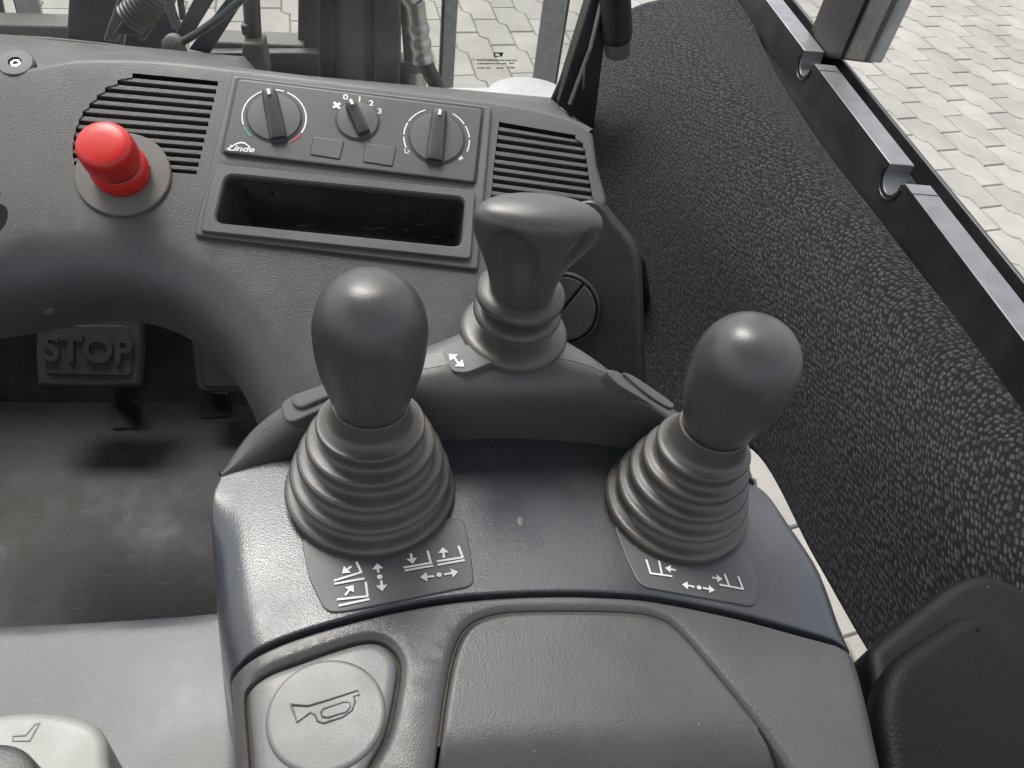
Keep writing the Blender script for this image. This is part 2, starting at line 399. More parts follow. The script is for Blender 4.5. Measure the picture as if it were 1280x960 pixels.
# ------------------------------------------------------------------ setting: paved yard
ground = struct(mk('ground', [(-40, -40, -0.009), (40, -40, -0.009), (40, 40, -0.009), (-40, 40, -0.009)], [[0, 1, 2, 3]], M_sand, loc=(0, 0, -0.009)))
PW, PL = 0.147, 0.287
pa = R(105); eL = Vector((math.cos(pa), math.sin(pa), 0)); eW = Vector((-math.sin(pa), math.cos(pa), 0))
def kink(x):
    t = (x/PL-0.25) % 1.0; A = 0.24*PW; k = 0.09
    if t < k: return A*(-0.5+t/k) if False else A*(t/k-0.5)
    return A*(0.5-(t-k)/(1-k))
def paver_mesh():
    g = 0.0022; N = 16
    top = [(x, PW/2 - g + kink(x)) for x in [g+(PL-2*g)*i/N for i in range(N+1)]]
    bot_ = [(x, -PW/2 + g + kink(x+PL/2)) for x in [g+(PL-2*g)*i/N for i in range(N+1)]]
    poly = [(x-PL/2, y) for x, y in bot_]+[(x-PL/2, y) for x, y in top[::-1]]
    V, F = [], []; n = len(poly)
    for pts, z in ((poly, -0.03), (poly, -0.005), (inset(poly, 0.004), 0.0)):
        V += [tuple(eL*p[0]+eW*p[1]+Vector((0, 0, z))) for p in pts]
    for r in range(2):
        for i in range(n): F.append([r*n+i, r*n+(i+1) % n, (r+1)*n+(i+1) % n, (r+1)*n+i])
    F.append([2*n+i for i in range(n)])
    me = bpy.data.meshes.new('paver'); me.from_pydata(V, [], F); me.materials.append(M_paver); me.validate(); return me, V, F
pm, pV, pF = paver_mesh()
cells = []
G0 = atz(1180, 75, -CAM.z); G0.z = 0
for i in range(-45, 46):
    for j in range(-60, 61):
        c = G0 + eL*(i*PL + (j % 2)*PL/2) + eW*(j*PW)
        if (c-Vector((0.3, 2.2, 0))).length > 6.5: continue
        d = c-CAM; z = d.dot(FW); u = v = -999
        if z > 0.1: u = 640+FPX*d.dot(IR)/z; v = 480+FPX*d.dot(IDN)/z
        see = (-40 < u < 790 and -45 < v < 140) or (u > 960 and -45 < v < 400 and u < 1330) or (860 < u < 1110 and 520 < v < 850)
        cells.append((0 if see else 1, z if see else d.length, c))
cells.sort(key=lambda t: (t[0], t[1]))
far = []
for k, (s_, z_, c) in enumerate(cells):
    dz = rnd.uniform(-0.002, 0.0015)
    if s_ == 0 and k < 300:
        o = bpy.data.objects.new('paver', pm); o.location = c-ground.location+Vector((0, 0, dz)); o.rotation_euler = (rnd.uniform(-.006, .006), rnd.uniform(-.006, .006), rnd.uniform(-.006, .006)); link(o, ground)
    else: far.append(c+Vector((0, 0, dz)))
V, F = [], []
for c in far:
    b = len(V); V += [Vector(p)+c for p in pV]; F += [[b+i for i in f] for f in pF]
fo = mk('paver_field', V, F, M_paver, ground, smooth=False); fo['kind'] = 'stuff'
# ------------------------------------------------------------------ cab floor and footwell
FZ = CAM.z-0.90
fl_far = [atz(-200, 500, -0.90), atz(380, 497, -0.90)]
floor = struct(mk('floor', [Vector((-0.75, -0.3, FZ)), Vector((0.30, -0.3, FZ)), Vector((0.30, fl_far[1].y, FZ)), Vector((-0.75, fl_far[0].y, FZ)),
               Vector((-0.75, -0.3, FZ-.03)), Vector((0.30, -0.3, FZ-.03)), Vector((0.30, fl_far[1].y, FZ-.03)), Vector((-0.75, fl_far[0].y, FZ-.03))],
               [[0, 1, 2, 3], [0, 4, 5, 1], [1, 5, 6, 2], [2, 6, 7, 3]], M_floor, smooth=False))
yw = fl_far[0].y+0.002
struct(prism('footwell_wall', [Vector((-0.75, yw, FZ-.02)), Vector((0.22, yw, FZ-.02)), Vector((0.22, yw+0.10, FZ+0.18)), Vector((-0.75, yw+0.10, FZ+0.18))], Vector((0, 0.01, 0)), M_well, bevel=0))
struct(prism('footwell_bulkhead', [Vector((-0.75, yw+0.1, FZ+0.18)), Vector((0.22, yw+0.1, FZ+0.18)), Vector((0.22, yw+0.1, FZ+0.40)), Vector((-0.75, yw+0.1, FZ+0.40))], Vector((0, 0.012, 0)), M_well, bevel=0))
struct(prism('footwell_side_wall', [Vector((-0.75, -0.3, FZ)), Vector((-0.75, 0.95, FZ)), Vector((-0.75, 0.95, FZ+0.6)), Vector((-0.75, -0.3, FZ+0.6))], Vector((-0.012, 0, 0)), M_well, bevel=0))
struct(prism('unseen_shade_wall', [Vector((-0.75, -0.36, FZ)), Vector((0.42, -0.36, FZ)), Vector((0.42, -0.36, CAM.z-0.32)), Vector((-0.75, -0.36, CAM.z-0.32))], Vector((0, -0.02, 0)), M_black, bevel=0))  # unseen low wall, added to block light from behind and darken the footwell
struct(prism('unseen_shade_roof', [Vector((-0.80, -0.60, CAM.z+0.70)), Vector((0.44, -0.60, CAM.z+0.70)), Vector((0.44, 0.58, CAM.z+0.70)), Vector((-0.80, 0.58, CAM.z+0.70))], Vector((0, 0, 0.03)), plastic('shade_roof_grey', (0.20, 0.20, 0.195), 0.8, 500, 0.3, 0.1), bevel=0))  # unseen roof, added to shade the interior; grey underside bounces some light
# ------------------------------------------------------------------ dashboard
TF = R(30)
FD = Frame(CAM+ray(450, 160)*0.62, Vector((0, -math.sin(TF), math.cos(TF))))
dash = thing('dashboard', 'grey grained dashboard moulding with slotted air vents above the footwell', 'dashboard', FD.P(-0.1, 0, -0.02))
ridge_px = [(-560, 80), (-300, 85), (-140, 88), (-60, 89), (0, 89.5), (36, 90), (65, 85), (94, 80), (140, 79), (200, 81), (250, 86), (300, 92), (400, 104), (500, 117), (600, 129), (660, 139), (700, 149), (722, 158), (736, 166)]
arch_px = [(-560, 372), (-300, 340), (-140, 318), (-60, 308), (0, 300), (60, 290), (130, 287), (190, 297), (245, 318), (290, 347), (325, 380), (352, 415), (378, 460), (398, 510), (415, 570), (430, 640)]
ridge = [Vector(p) for p in FD.poly(spline(ridge_px, 5))]
arch = [Vector(p) for p in FD.poly(spline(arch_px, 6))]
right_px = [(741, 205), (752, 245)]
right = FD.poly(right_px)
fold_px = [(752, 245), (748, 256), (700, 266), (640, 285), (615, 330), (606, 400), (600, 470), (596, 640)]
fold = FD.poly(spline(fold_px, 4))
outline = [tuple(p)[:2] for p in ridge]+[tuple(right[0])]+[tuple(p)[:2] for p in fold]+[tuple(p)[:2] for p in arch[::-1]]
# vents
Lz = [(530, 300), (470, 327), (420, 357), (387, 388), (357, 420), (330, 453), (315, 487), (303, 518), (295, 552), (291, 586), (291, 620), (296, 652)]
Lp = [(x/3.2, y/3.2) for x, y in Lz]
Rp = [(272.5-26.5*k/11, 104+111.5*k/11) for k in range(12)]
Lv = [(360+x/3.2, y/3.2) for x, y in [(843, 495), (839, 527), (835, 560), (831, 592), (827, 625), (823, 657), (820, 688), (818, 720), (815, 752), (812, 785)]]
Rv = [(360+x/3.2, y/3.2) for x, y in [(1150, 548), (1180, 580), (1190, 612), (1195, 645), (1200, 678), (1204, 711), (1210, 743), (1216, 775), (1224, 808), (1230, 840)]]
def vent(lp, rp, name, ht):
    hole = [(p[0], p[1]-ht) for p in (rp[0], lp[0])]
    for p in lp: hole += [(p[0], p[1]-ht), (p[0], p[1]+ht)]
    hole += [(rp[-1][0], rp[-1][1]+ht)]
    for p in rp[::-1]: hole += [(p[0], p[1]+ht), (p[0], p[1]-ht)]
    seen = []; [seen.append(h) for h in hole if h not in seen]
    return FD.poly(seen)
hl, hr = vent(Lp, Rp, 'l', 2.5), vent(Lv, Rv, 'r', 2.5)
tray_px = [(278, 213), (587, 243), (582, 316), (262, 284)]
tray_hole = FD.poly(tray_px)
holes = []
for h in (hl, hr, tray_hole): holes.append(h if area2(h) > 0 else h[::-1])
if area2(outline) < 0: outline = outline[::-1]
tv, tf = cap(outline, holes, 0.02)
V = [FD.P(p.x, p.y) for p in tv]; F = [list(f) for f in tf]
def strip(curve2, outn, r, total, tail, k=8, taildir=None):
    """roll an edge over: curve2 in FD plane, outn = sign of outward in-plane normal"""
    n = len(curve2); rows = []
    for j in range(k+1):
        a = total*j/k; row = []
        for i in range(n):
            t = (curve2[min(i+1, n-1)]-curve2[max(i-1, 0)]).normalized(); m = Vector((-t.y, t.x))*outn
            p = curve2[i]; row.append(FD.P(p.x+m.x*r*math.sin(a), p.y+m.y*r*math.sin(a), r*(math.cos(a)-1)))
        rows.append(row)
    last = []
    for i in range(n):
        t = (curve2[min(i+1, n-1)]-curve2[max(i-1, 0)]).normalized(); m = Vector((-t.y, t.x))*outn
        d = FD.ex*m.x*math.cos(total)+FD.ey*m.y*math.cos(total)-FD.ez*math.sin(total)
        last.append(rows[-1][i]+d*tail)
    rows.append(last); b = len(V)
    for r_ in rows: V.extend(r_)
    for a in range(len(rows)-1):
        for i in range(n-1): F.append([b+a*n+i, b+a*n+i+1, b+(a+1)*n+i+1, b+(a+1)*n+i])
a2 = [Vector(p)[:2] for p in arch]; a2 = [Vector(p) for p in a2]
strip(a2, -1, 0.045, R(88), 0.02)
strip([Vector(p[:2]) for p in [ridge[-1]]+[Vector(right[0])]+[Vector(q[:2]) for q in fold]], 1, 0.004, R(95), 0.04)
r2 = [Vector(Vector(p)[:2]) for p in ridge]
strip(r2, 1, 0.006, R(52), 0.02, 5)
body = mk('body', V, F, M_dash, dash, sharp=50)
# walls of the vent and tray holes + dark back
for nm, h in (('vent_box', holes[0]), ('vent_box', holes[1])):
    hh = inset(h, -0.0005); n = len(hh)
    v_ = [FD.P(x, y, -0.0008) for x, y in hh]+[FD.P(x, y, -0.03) for x, y in hh]
    f_ = [[i, (i+1) % n, n+(i+1) % n, n+i] for i in range(n)]
    t2, f2 = cap(hh, [], None); b = len(v_); v_ += [FD.P(p.x, p.y, -0.03) for p in t2]; f_ += [[b+i for i in f] for f in f2]
    mk(nm, v_, f_, M_black, dash, smooth=False)
def slats(lp, rp, ht, nm):
    g = bpy.data.objects.new(nm, None); g.location = FD.P(*FD.px(*lp[4]))-dash.location; link(g, dash)
    for k in range(len(lp)-1):
        q = [(lp[k][0]-2, lp[k][1]+ht), (rp[k][0]+1.2, rp[k][1]+ht), (rp[k+1][0]+1.2, rp[k+1][1]-ht), (lp[k+1][0]-2, lp[k+1][1]-ht)]
        pts = [FD.P(x, y, -0.0008) for x, y in FD.poly(q)]
        prism('slat', pts, -FD.ez*0.007, M_dash, g, bevel=0.0005)
slats(Lp, Rp, 2.5, 'air_vent'); slats(Lv, Rv, 2.5, 'air_vent')
# vent clips seen between the slats
for (u, v) in ((248, 118), (638, 184)):
    c = FD.px(u, v); mk('vent_clip', *(lambda q: (q, [[0, 1, 2, 3]]))([FD.P(c[0]+a*0.006, c[1]+b*0.0022, -0.006) for a, b in ((-1, -1), (1, -1), (1, 1), (-1, 1))]), M_frame, dash)
# ledge behind the ridge down to the windscreen
led = [[FD.P(p.x, p.y, -0.006) for p in r2[::2]]]
GY = 0.845
rows = []
for k in range(4):
    row = []
    for p in r2[::2]:
        a = FD.P(p.x, p.y, -0.004); b = Vector((a.x*1.15, GY-0.004, CAM.z-0.394 if a.x < -0.15 else CAM.z-0.409)); row.append(a.lerp(b, k/3))
    rows.append(row)
grid('ledge', rows, M_dash, dash, solid=0.004)
# moulded screw boss
sf = Frame(hit(20, 80, FD.o-FD.ez*0.003, FD.ez), Vector((0, -0.35, 1)))
sc = lathe('screw', sf, [(0.0125, -0.004), (0.0125, 0.001), (0.0115, 0.002), (0.006, 0.0022), (0.0045, 0.0022), (0.0045, -0.001), (0.003, -0.001)], M_dash, dash, 28)
lathe('hex_socket', sf, [(0.0043, -0.0008), (0.0036, 0.001), (0.0022, 0.001), (0.002, -0.0005)], M_steel, sc, 6)
# darker right-hand end of the dashboard under the vent
def fp(u, v, h=0): return FD.P(*FD.px(u, v, h), h)
rows = []
f3 = [FD.P(p[0], p[1]) for p in [Vector(q)[:2] for q in fold]]
for k in range(9):
    t = k/8; row = []
    for p in f3:
        row.append(p + Vector((0.02*t, 0.03*math.sin(t*1.5)-0.05*t*t*0, -0.30*t)) if False else p + Vector((0.0, 0.055*t, -0.26*t)))
    rows.append(row)
# steep end panel facing the console
SE = Frame(fp(700, 262), Vector((-0.35, -0.85, 0.42)))
ep = [(604, 258), (640, 256), (720, 254), (744, 250), (770, 284), (798, 316), (804, 480), (800, 620), (596, 640), (590, 420)]
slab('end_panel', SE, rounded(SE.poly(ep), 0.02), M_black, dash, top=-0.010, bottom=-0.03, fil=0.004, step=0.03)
rf = Frame(hit(705, 385, SE.o-SE.ez*0.010, SE.ez), SE.ez)
rv = lathe('round_vent', rf, [(0.030, -0.002), (0.030, 0.002), (0.0285, 0.0035), (0.0275, 0.0035), (0.0270, 0.0)], M_black, dash, 40)
for s in (0, 1):
    pts = [(0.026*math.cos(a), 0.026*math.sin(a)) for a in [R(58)+math.pi*s+math.pi*i/20+(0.04 if i == 0 else -0.04 if i == 20 else 0) for i in range(21)]]
    slab('flap', rf, pts, M_dial, rv, top=0.004+0.0015*s, bottom=0.0, fil=0.001, step=None)
# ------------------------------------------------------------------ heater control panel
hp = thing('heater_control_panel', 'flat grey heater control panel with three rotary knobs above the open tray', 'control panel', fp(440, 170))
fr_out = FD.poly([(290, 94), (615, 133), (597, 337), (242, 294)], 0.003)
slot_tr = FD.poly([(273, 208), (592, 240), (586, 322), (254, 288)], 0.003)
slab('surround', FD, rounded(fr_out, 0.003), M_frame, hp, top=0.0032, bottom=-0.001, fil=0.0014, holes=[rounded(FD.poly([(276, 211), (589, 242), (584, 318), (258, 285.5)], 0.003), 0.004)], hole_depth=0.0042, hole_fil=0.0006, step=0.02, hole_floor=False)
# cut the bottom of the well away: tray is a separate thing that drops through
FP = FD.shift(0.0)
plate_px = [(298, 98), (603, 136), (593, 228), (278, 190)]
slab('groove', FD, rounded(FD.poly([(295, 96), (606, 134), (596, 231), (275, 192)], 0.0034), 0.003), M_line, hp, top=0.0036, bottom=0.003, fil=0.0003, step=None)
slab('faceplate', FD, rounded(FD.poly(plate_px, 0.0065), 0.003), M_panel, hp, top=0.0065, bottom=0.003, fil=0.0011, step=0.02)
PT = 0.0066
FPp = FD.shift(PT)
def ring_arc(name, c, r0, r1, a0, a1, m, parent, fr=None, h=0.0003, n=24):
    fr = fr or FPp; V, F = [], []
    for i in range(n+1):
        a = a0+(a1-a0)*i/n
        for r in (r0, r1): V.append(fr.P(c[0]+r*math.cos(a), c[1]+r*math.sin(a), h))
    for i in range(n): F.append([2*i, 2*i+1, 2*i+3, 2*i+2])
    return mk(name, V, F, m, parent, smooth=False)
def stroke(V, F, fr, pts, wd, h):
    """flat polyline of width wd (frame units) appended to V, F"""
    for a, b in zip(pts[:-1], pts[1:]):
        a, b = Vector(a), Vector(b); t = (b-a).normalized(); n = Vector((-t.y, t.x))*wd/2; e = t*wd*0.25
        k = len(V)
        for q in (a-e-n, b+e-n, b+e+n, a-e+n): V.append(fr.P(q.x, q.y, h))
        F.append([k, k+1, k+2, k+3]); h += 0.00002
def glyph(name, fr, strokes, wd, m, parent, h=0.0004, arrows=(), dots=(), asz=None):
    V, F = [], []
    for s in strokes: stroke(V, F, fr, s, wd, h); h += 0.00003
    for a, b in arrows:
        a, b = Vector(a), Vector(b); t = (b-a).normalized(); n = Vector((-t.y, t.x)); z = asz or wd*2.9; base = b-t*z
        stroke(V, F, fr, [a, base], wd, h); h += 0.00003
        k = len(V)
        for q in (base-n*z*0.8, b, base+n*z*0.8): V.append(fr.P(q.x, q.y, h))
        F.append([k, k+1, k+2]); h += 0.00003
    for c, r in dots:
        k = len(V)
        for i in range(12): V.append(fr.P(c[0]+r*math.cos(i*math.pi/6), c[1]+r*math.sin(i*math.pi/6), h))
        F.append([k+i for i in range(12)])
    return mk(name, V, F, m, parent, smooth=False)
def text(name, s, fr, c, size, m, parent, h=0.0003, ext=0.0, rot=0.0, shear=0.0, off=0.0, sx=1.0):
    cu = bpy.data.curves.new(name, 'FONT'); cu.body = s; cu.size = size; cu.align_x = 'CENTER'; cu.align_y = 'CENTER'; cu.extrude = ext; cu.shear = shear; cu.offset = off
    to = bpy.data.objects.new('tmp_text', cu); COLL.objects.link(to)
    me = bpy.data.meshes.new_from_object(to.evaluated_get(bpy.context.evaluated_depsgraph_get()))
    cr_, sr = math.cos(rot), math.sin(rot)
    V = [fr.P(c[0]+(v.co.x*sx*cr_-v.co.y*sr), c[1]+(v.co.x*sx*sr+v.co.y*cr_), h+v.co.z) for v in me.vertices]
    F = [list(p.vertices) for p in me.polygons]
    bpy.data.objects.remove(to); bpy.data.meshes.remove(me)
    return mk(name, V, F, m, parent, smooth=False)
def dial(px, rad, ang, lab):
    c = FPp.px(*px); k = lathe('rotary_knob', FPp, [(rad+0.0008, 0.0001), (rad, 0.0005), (rad-0.0004, 0.0012), (rad*0.96, 0.0016), (rad*0.5, 0.0019), (0.0005, 0.0019)], M_panel, hp, 48, c=c)
    k['label'] = lab
    ring_arc('shadow_gap', c, rad+0.0002, rad+0.0011, 0, 2*math.pi, M_line, k, h=0.0002, n=48)
    # grip: tapered bar, proud at the pointer end
    t = Vector((math.cos(ang), math.sin(ang))); n = Vector((-t.y, t.x)); l, wd, ht = rad*(0.97 if rad > 0.016 else 0.80), rad*0.28, 0.0095
    V, F = [], []; N = 8
    sect = []
    for i in range(N+1):
        s = -1+2*i/N; hh = ht*(0.80+0.20*s); ww = wd*(1.0-0.06*s)
        p = Vector(c)+t*l*s
        prof = [(-ww*1.15, 0.001), (-ww, hh*0.75), (-ww*0.72, hh*0.97), (0, hh), (ww*0.72, hh*0.97), (ww, hh*0.75), (ww*1.15, 0.001)]
        if i in (0, N): prof = [(a*0.94, b if b < 0.002 else b*0.93) for a, b in prof]
        sect.append([FPp.P(p.x+n.x*a, p.y+n.y*a, b) for a, b in prof])
    for s in sect: V += s
    m_ = len(sect[0])
    for i in range(N):
        for j in range(m_-1): F.append([i*m_+j, i*m_+j+1, (i+1)*m_+j+1, (i+1)*m_+j])
    F.append(list(range(m_))); F.append([N*m_+j for j in range(m_)])
    g = mk('grip', V, F, M_dial, k, sharp=32)
    bv = g.modifiers.new('bevel', 'BEVEL'); bv.width = 0.0006; bv.segments = 2; bv.limit_method = 'ANGLE'; bv.angle_limit = R(35)
    tp = Vector(c)+t*l*0.80
    q = [FPp.P(tp.x+t.x*a+n.x*b, tp.y+t.y*a+n.y*b, ht*0.985+0.0009) for a, b in ((-0.0022, -0.0011), (0.0022, -0.0011), (0.0022, 0.0011), (-0.0022, 0.0011))]
    mk('pointer_mark', q, [[0, 1, 2, 3]], M_white, k, smooth=False)
    return c
def dir_ang(a, b):
    p, q = Vector(FPp.px(*a)), Vector(FPp.px(*b)); d = q-p; return math.atan2(d.y, d.x)
c1 = dial((343, 147), 0.0192, dir_ang((350, 175), (338, 116)), 'left rotary knob with temperature ring, grip pointing up')
c2 = dial((447, 151), 0.0155, dir_ang((456, 173), (436, 132)), 'small middle rotary fan knob pointing at 0')
c3 = dial((546, 173), 0.0205, dir_ang((543, 198), (549, 145)), 'right rotary air flow knob, grip pointing up')
for a0, a1, mm in ((R(-28), R(70), M_white), (R(76), R(200), M_white), (R(203), R(228), M_teal), (R(-55), R(-31), M_redp)):
    ring_arc('scale_arc', c1, 0.0220, 0.0230, a0, a1, mm, hp)
for a0, a1 in ((R(-22), R(2)), (R(6), R(30)), (R(34), R(62)), (R(112), R(150)), (R(154), R(178)), (R(182), R(204))):
    ring_arc('scale_arc', c3, 0.0240, 0.0249, a0, a1, M_white, hp)
for s, p in (('0', (432, 122)), ('1', (449.5, 124.5)), ('2', (464, 129.5)), ('3', (474.5, 139.5))):
    text('fan_digit', s, FPp, FPp.px(*p), 0.0062, M_white, hp, sx=1.25, off=0.00012)
fc = FPp.px(421, 132)
glyph('fan_symbol', FPp, [[(fc[0], fc[1]), (fc[0]+0.0028*math.cos(a), fc[1]+0.0028*math.sin(a))] for a in (0.7, 2.27, 3.84, 5.41)], 0.0021, M_white, hp, h=0.0003)
for p, st in (((509, 189), [[(-1, 1), (-.7, -.8), (.6, -.9)], [(.2, .4), (.8, -.2)]]), ((576, 198), [[(-.9, 0), (.9, 0)], [(0, -.9), (0, .9)], [(-.6, -.6), (.6, .6)]]), ((551, 139.5), [[(-1, .5), (0, -.4), (1, .5)], [(-1, -.8), (1, -.8)]])):
    c = FPp.px(*p); glyph('air_symbol', FPp, [[(c[0]+x*0.002, c[1]+y*0.002) for x, y in s] for s in st], 0.0006, M_white, hp, h=0.0003)
lc = FPp.px(299.5, 184.5)
text('maker_lettering', 'Linde', FPp, (lc[0]+0.0008, lc[1]-0.0010), 0.0062, M_white, hp, shear=0.3, sx=1.35, off=0.00012)
V, F = [], []
sw = [(-0.0088, -0.0026), (-0.0062, -0.0012), (-0.003, 0.0018), (0.0002, 0.0034), (0.0032, 0.0032), (0.0056, 0.0016), (0.0076, -0.0002)]
for i, (x, y) in enumerate(spline([(a, b, 0) for a, b in sw], 4)[0:0] or sw):
    th = 0.0007+0.0006*math.sin(math.pi*i/6)
    V += [FPp.P(lc[0]+x, lc[1]+y-th/2+0.0006, 0.0002), FPp.P(lc[0]+x, lc[1]+y+th/2+0.0006, 0.0002)]
for i in range(len(sw)-1): F.append([2*i, 2*i+2, 2*i+3, 2*i+1])
mk('maker_emblem', V, F, M_white, hp, smooth=False)
for q in ([(392, 170), (431, 176), (425, 200), (387, 194)], [(457, 178), (496, 184), (491, 209), (453, 203)]):
    P_ = rounded(FPp.poly(q), 0.0018)
    slab('blank_outline', FPp, P_, M_line, hp, top=0.0002, bottom=-0.0006, fil=0.0001, seg=1, step=None)
    slab('switch_blank', FPp, inset(P_ if area2(P_) > 0 else P_[::-1], 0.0006), M_panel, hp, top=0.0006, bottom=-0.0003, fil=0.0002, seg=2, step=None)
# ------------------------------------------------------------------ storage tray
FT = FD.shift(0.0045)
ty = thing('storage_tray', 'empty black rectangular storage tray with raised grey rim below the knobs', 'tray', fp(425, 262))
rim_o = rounded(FT.poly([(270, 206), (594, 239), (588, 325), (250, 290)]), 0.004)
rim_i = rounded(FT.poly([(281, 217), (583.5, 247), (578.5, 312), (265.5, 281)]), 0.008)
if area2(rim_o) < 0: rim_o = rim_o[::-1]
if area2(rim_i) < 0: rim_i = rim_i[::-1]
V, F = [], []
seq_o = [(rim_o, -0.002), (rim_o, 0.0012), (inset(rim_o, 0.0008), 0.002)]
def ringadd(pts, h): b = len(V); V.extend(FT.P(x, y, h) for x, y in pts); return b
pb = None; n = len(rim_o)
for pts, h in seq_o:
    b = ringadd(pts, h)
    if pb is not None:
        for i in range(n): F.append([pb+i, pb+(i+1) % n, b+(i+1) % n, b+i])
    pb = b
tv, tf = cap(seq_o[-1][0], [rim_i], None); b = len(V); V += [FT.P(p.x, p.y, 0.002) for p in tv]; F += [[b+i for i in f] for f in tf]
pb = None; n = len(rim_i)
for pts, h in ((rim_i, 0.002), (inset(rim_i, 0.0012), 0.0008), (inset(rim_i, 0.0016), -0.004)):
    b = ringadd(pts, h)
    if pb is not None:
        for i in range(n): F.append([pb+i, pb+(i+1) % n, b+(i+1) % n, b+i])
    pb = b
mk('rim', V, F, M_frame, ty, sharp=40)
V, F = [], []; pb = None; wi = inset(rim_i, 0.0016)
for pts, h in ((wi, -0.003), (inset(wi, 0.003), -0.056), (inset(wi, 0.008), -0.062)):
    b = ringadd(pts, h)
    if pb is not None:
        for i in range(n): F.append([pb+i, pb+(i+1) % n, b+(i+1) % n, b+i])
    pb = b
tv, tf = cap(inset(wi, 0.008), [], None); b = len(V); V += [FT.P(p.x, p.y, -0.062) for p in tv]; F += [[b+i for i in f] for f in tf]
mk('well', V, F, M_tray, ty, sharp=60)
yb = max(p[1] for p in wi); 
for u in (318, 550):
    c = FT.px(u, 240 if u < 400 else 266); x0 = c[0]
    for q in ([(x0-0.009, -0.014), (x0-0.009, -0.024)], [(x0-0.009, -0.014), (x0+0.009, -0.014)], [(x0+0.009, -0.014), (x0+0.009, -0.022)]):
        yy = FT.px(u, 216 if u < 400 else 244)[1]-0.004
        a, b2 = [FT.P(p[0], yy-0.0012+p[1]*0.06, p[1]) for p in q]
        bar('clip_edge', a, b2, 0.0007, 0.0007, M_line, ty, bevel=0)
# ------------------------------------------------------------------ emergency stop
FB = FD.shift(0.0)
ec = FB.px(155, 219)
es = thing('emergency_stop_button', 'red mushroom push button on a round grey disc beside the left vent', 'button', FB.P(*ec))
lathe('base_disc', FB, [(0.0318, 0.0), (0.0318, 0.0018), (0.0310, 0.0026), (0.014, 0.0034), (0.013, 0.0034)], M_disc, es, 64, c=ec)
lathe('collar', FB, [(0.0185, 0.003), (0.0188, 0.006), (0.0192, 0.007), (0.0192, 0.012), (0.0180, 0.0145), (0.0160, 0.0175), (0.0150, 0.018)], M_red, es, 48, c=ec)
lathe('neck_ring', FB, [(0.0158, 0.0150), (0.0158, 0.0200), (0.0120, 0.0202)], M_line, es, 40, c=ec)
lathe('push_cap', FB, [(0.0140, 0.0178), (0.0158, 0.0188), (0.0168, 0.0205), (0.0180, 0.023), (0.0184, 0.026), (0.0181, 0.036), (0.0176, 0.0395), (0.0160, 0.042), (0.013, 0.0432), (0.007, 0.0437), (0.0006, 0.0438)], M_red, es, 56, c=ec)
for k in range(4):
    a = R(-75+28*k); p = FB.P(ec[0]+0.0190*math.cos(a), ec[1]+0.0190*math.sin(a), 0.0095)
    lathe('rivet', Frame(p, FB.ex*math.cos(a)+FB.ey*math.sin(a), FB.ez), [(0.0019, -0.0005), (0.0019, 0.0004), (0.0012, 0.0009), (0.0002, 0.001)], M_red, es, 12)
# ------------------------------------------------------------------ control console
TA = R(4)
FC = Frame(hit(650, 650, CAM+Vector((0, 0.25, -0.29)), Vector((0, math.sin(TA), math.cos(TA)))), Vector((0, math.sin(TA), math.cos(TA))))
con = thing('control_console', 'grey armrest console carrying the levers, with horn button and palm rest', 'console', FC.P(0, -0.05, -0.28))
def crown0(x, y, h): return (x, y, h-0.12*x*x*(1 if x < 0 else 0.55))
def seg_d(x, y, a, b):
    dx, dy = b[0]-a[0], b[1]-a[1]; t = max(0, min(1, ((x-a[0])*dx+(y-a[1])*dy)/(dx*dx+dy*dy+1e-12)))
    return math.hypot(x-a[0]-t*dx, y-a[1]-t*dy)
SIDE_L = [(266, 608), (261, 640), (261, 695), (267, 755), (275, 795), (282, 830), (285, 870), (287, 930), (289, 1000), (290, 1080)]
SIDE_R = [(948, 606), (966, 619), (1007, 661), (1038, 709), (1062, 773), (1078, 810), (1088, 838), (1100, 885), (1117, 960), (1130, 1030), (1136, 1080)]
SL = [tuple(p[:2]) for p in FC.poly([tuple(q)[:2] for q in spline(SIDE_L, 3)])]; SR = [tuple(p[:2]) for p in FC.poly([tuple(q)[:2] for q in spline(SIDE_R, 3)])]
def crown(x, y, h):
    x, y, h = crown0(x, y, h)
    for pl, r in ((SL, 0.015), (SR, 0.012)):
        d = min(seg_d(x, y, a, b) for a, b in zip(pl[:-1], pl[1:]))
        if d < r:
            f = min(1, math.hypot(x-pl[0][0], y-pl[0][1])/0.035); h -= f*f*(3-2*f)*(r-math.sqrt(max(0, r*r-(r-d)**2)))
    return (x, y, h)
LOOPS = (0.0008, 0.0018, 0.003, 0.0048, 0.007, 0.0095, 0.0125)
seam = [(310, 813), (371, 789), (459, 765), (546, 748), (622, 741), (698, 738.5), (760, 740), (819, 744.5), (916, 763), (1008, 787)]
front_e = [(276, 590), (300, 582), (340, 574), (400, 563), (470, 553), (540, 550), (640, 548), (730, 553), (800, 564), (860, 575), (915, 590), (945, 604)]
right_e = [(948, 606), (966, 619), (1007, 661), (1038, 709), (1062, 773), (1076, 806)]
left_e = [(281, 824), (275, 795), (267, 755), (261, 695), (261, 640), (266, 610)]
seamf = [(286, 824), (297, 820)]+seam+[(1070, 805)]
def chain(*parts):
    out = []
    for p in parts: out += [tuple(q)[:2] for q in spline(p, 4)]
    return FC.poly(out)
def near_px(lst, rad):
    P_ = [Vector(p[:2]) for p in FC.poly(spline(lst, 3))]
    return lambda x, y: min((Vector((x, y))-p).length for p in P_) < rad
front_u = [(x+2, y-7) for x, y in front_e]
pp = resample(chain(front_u, right_e, seamf[::-1], left_e), 0.005)
nf_seam, nf_front = near_px(seamf, 0.006), near_px(front_u, 0.007)
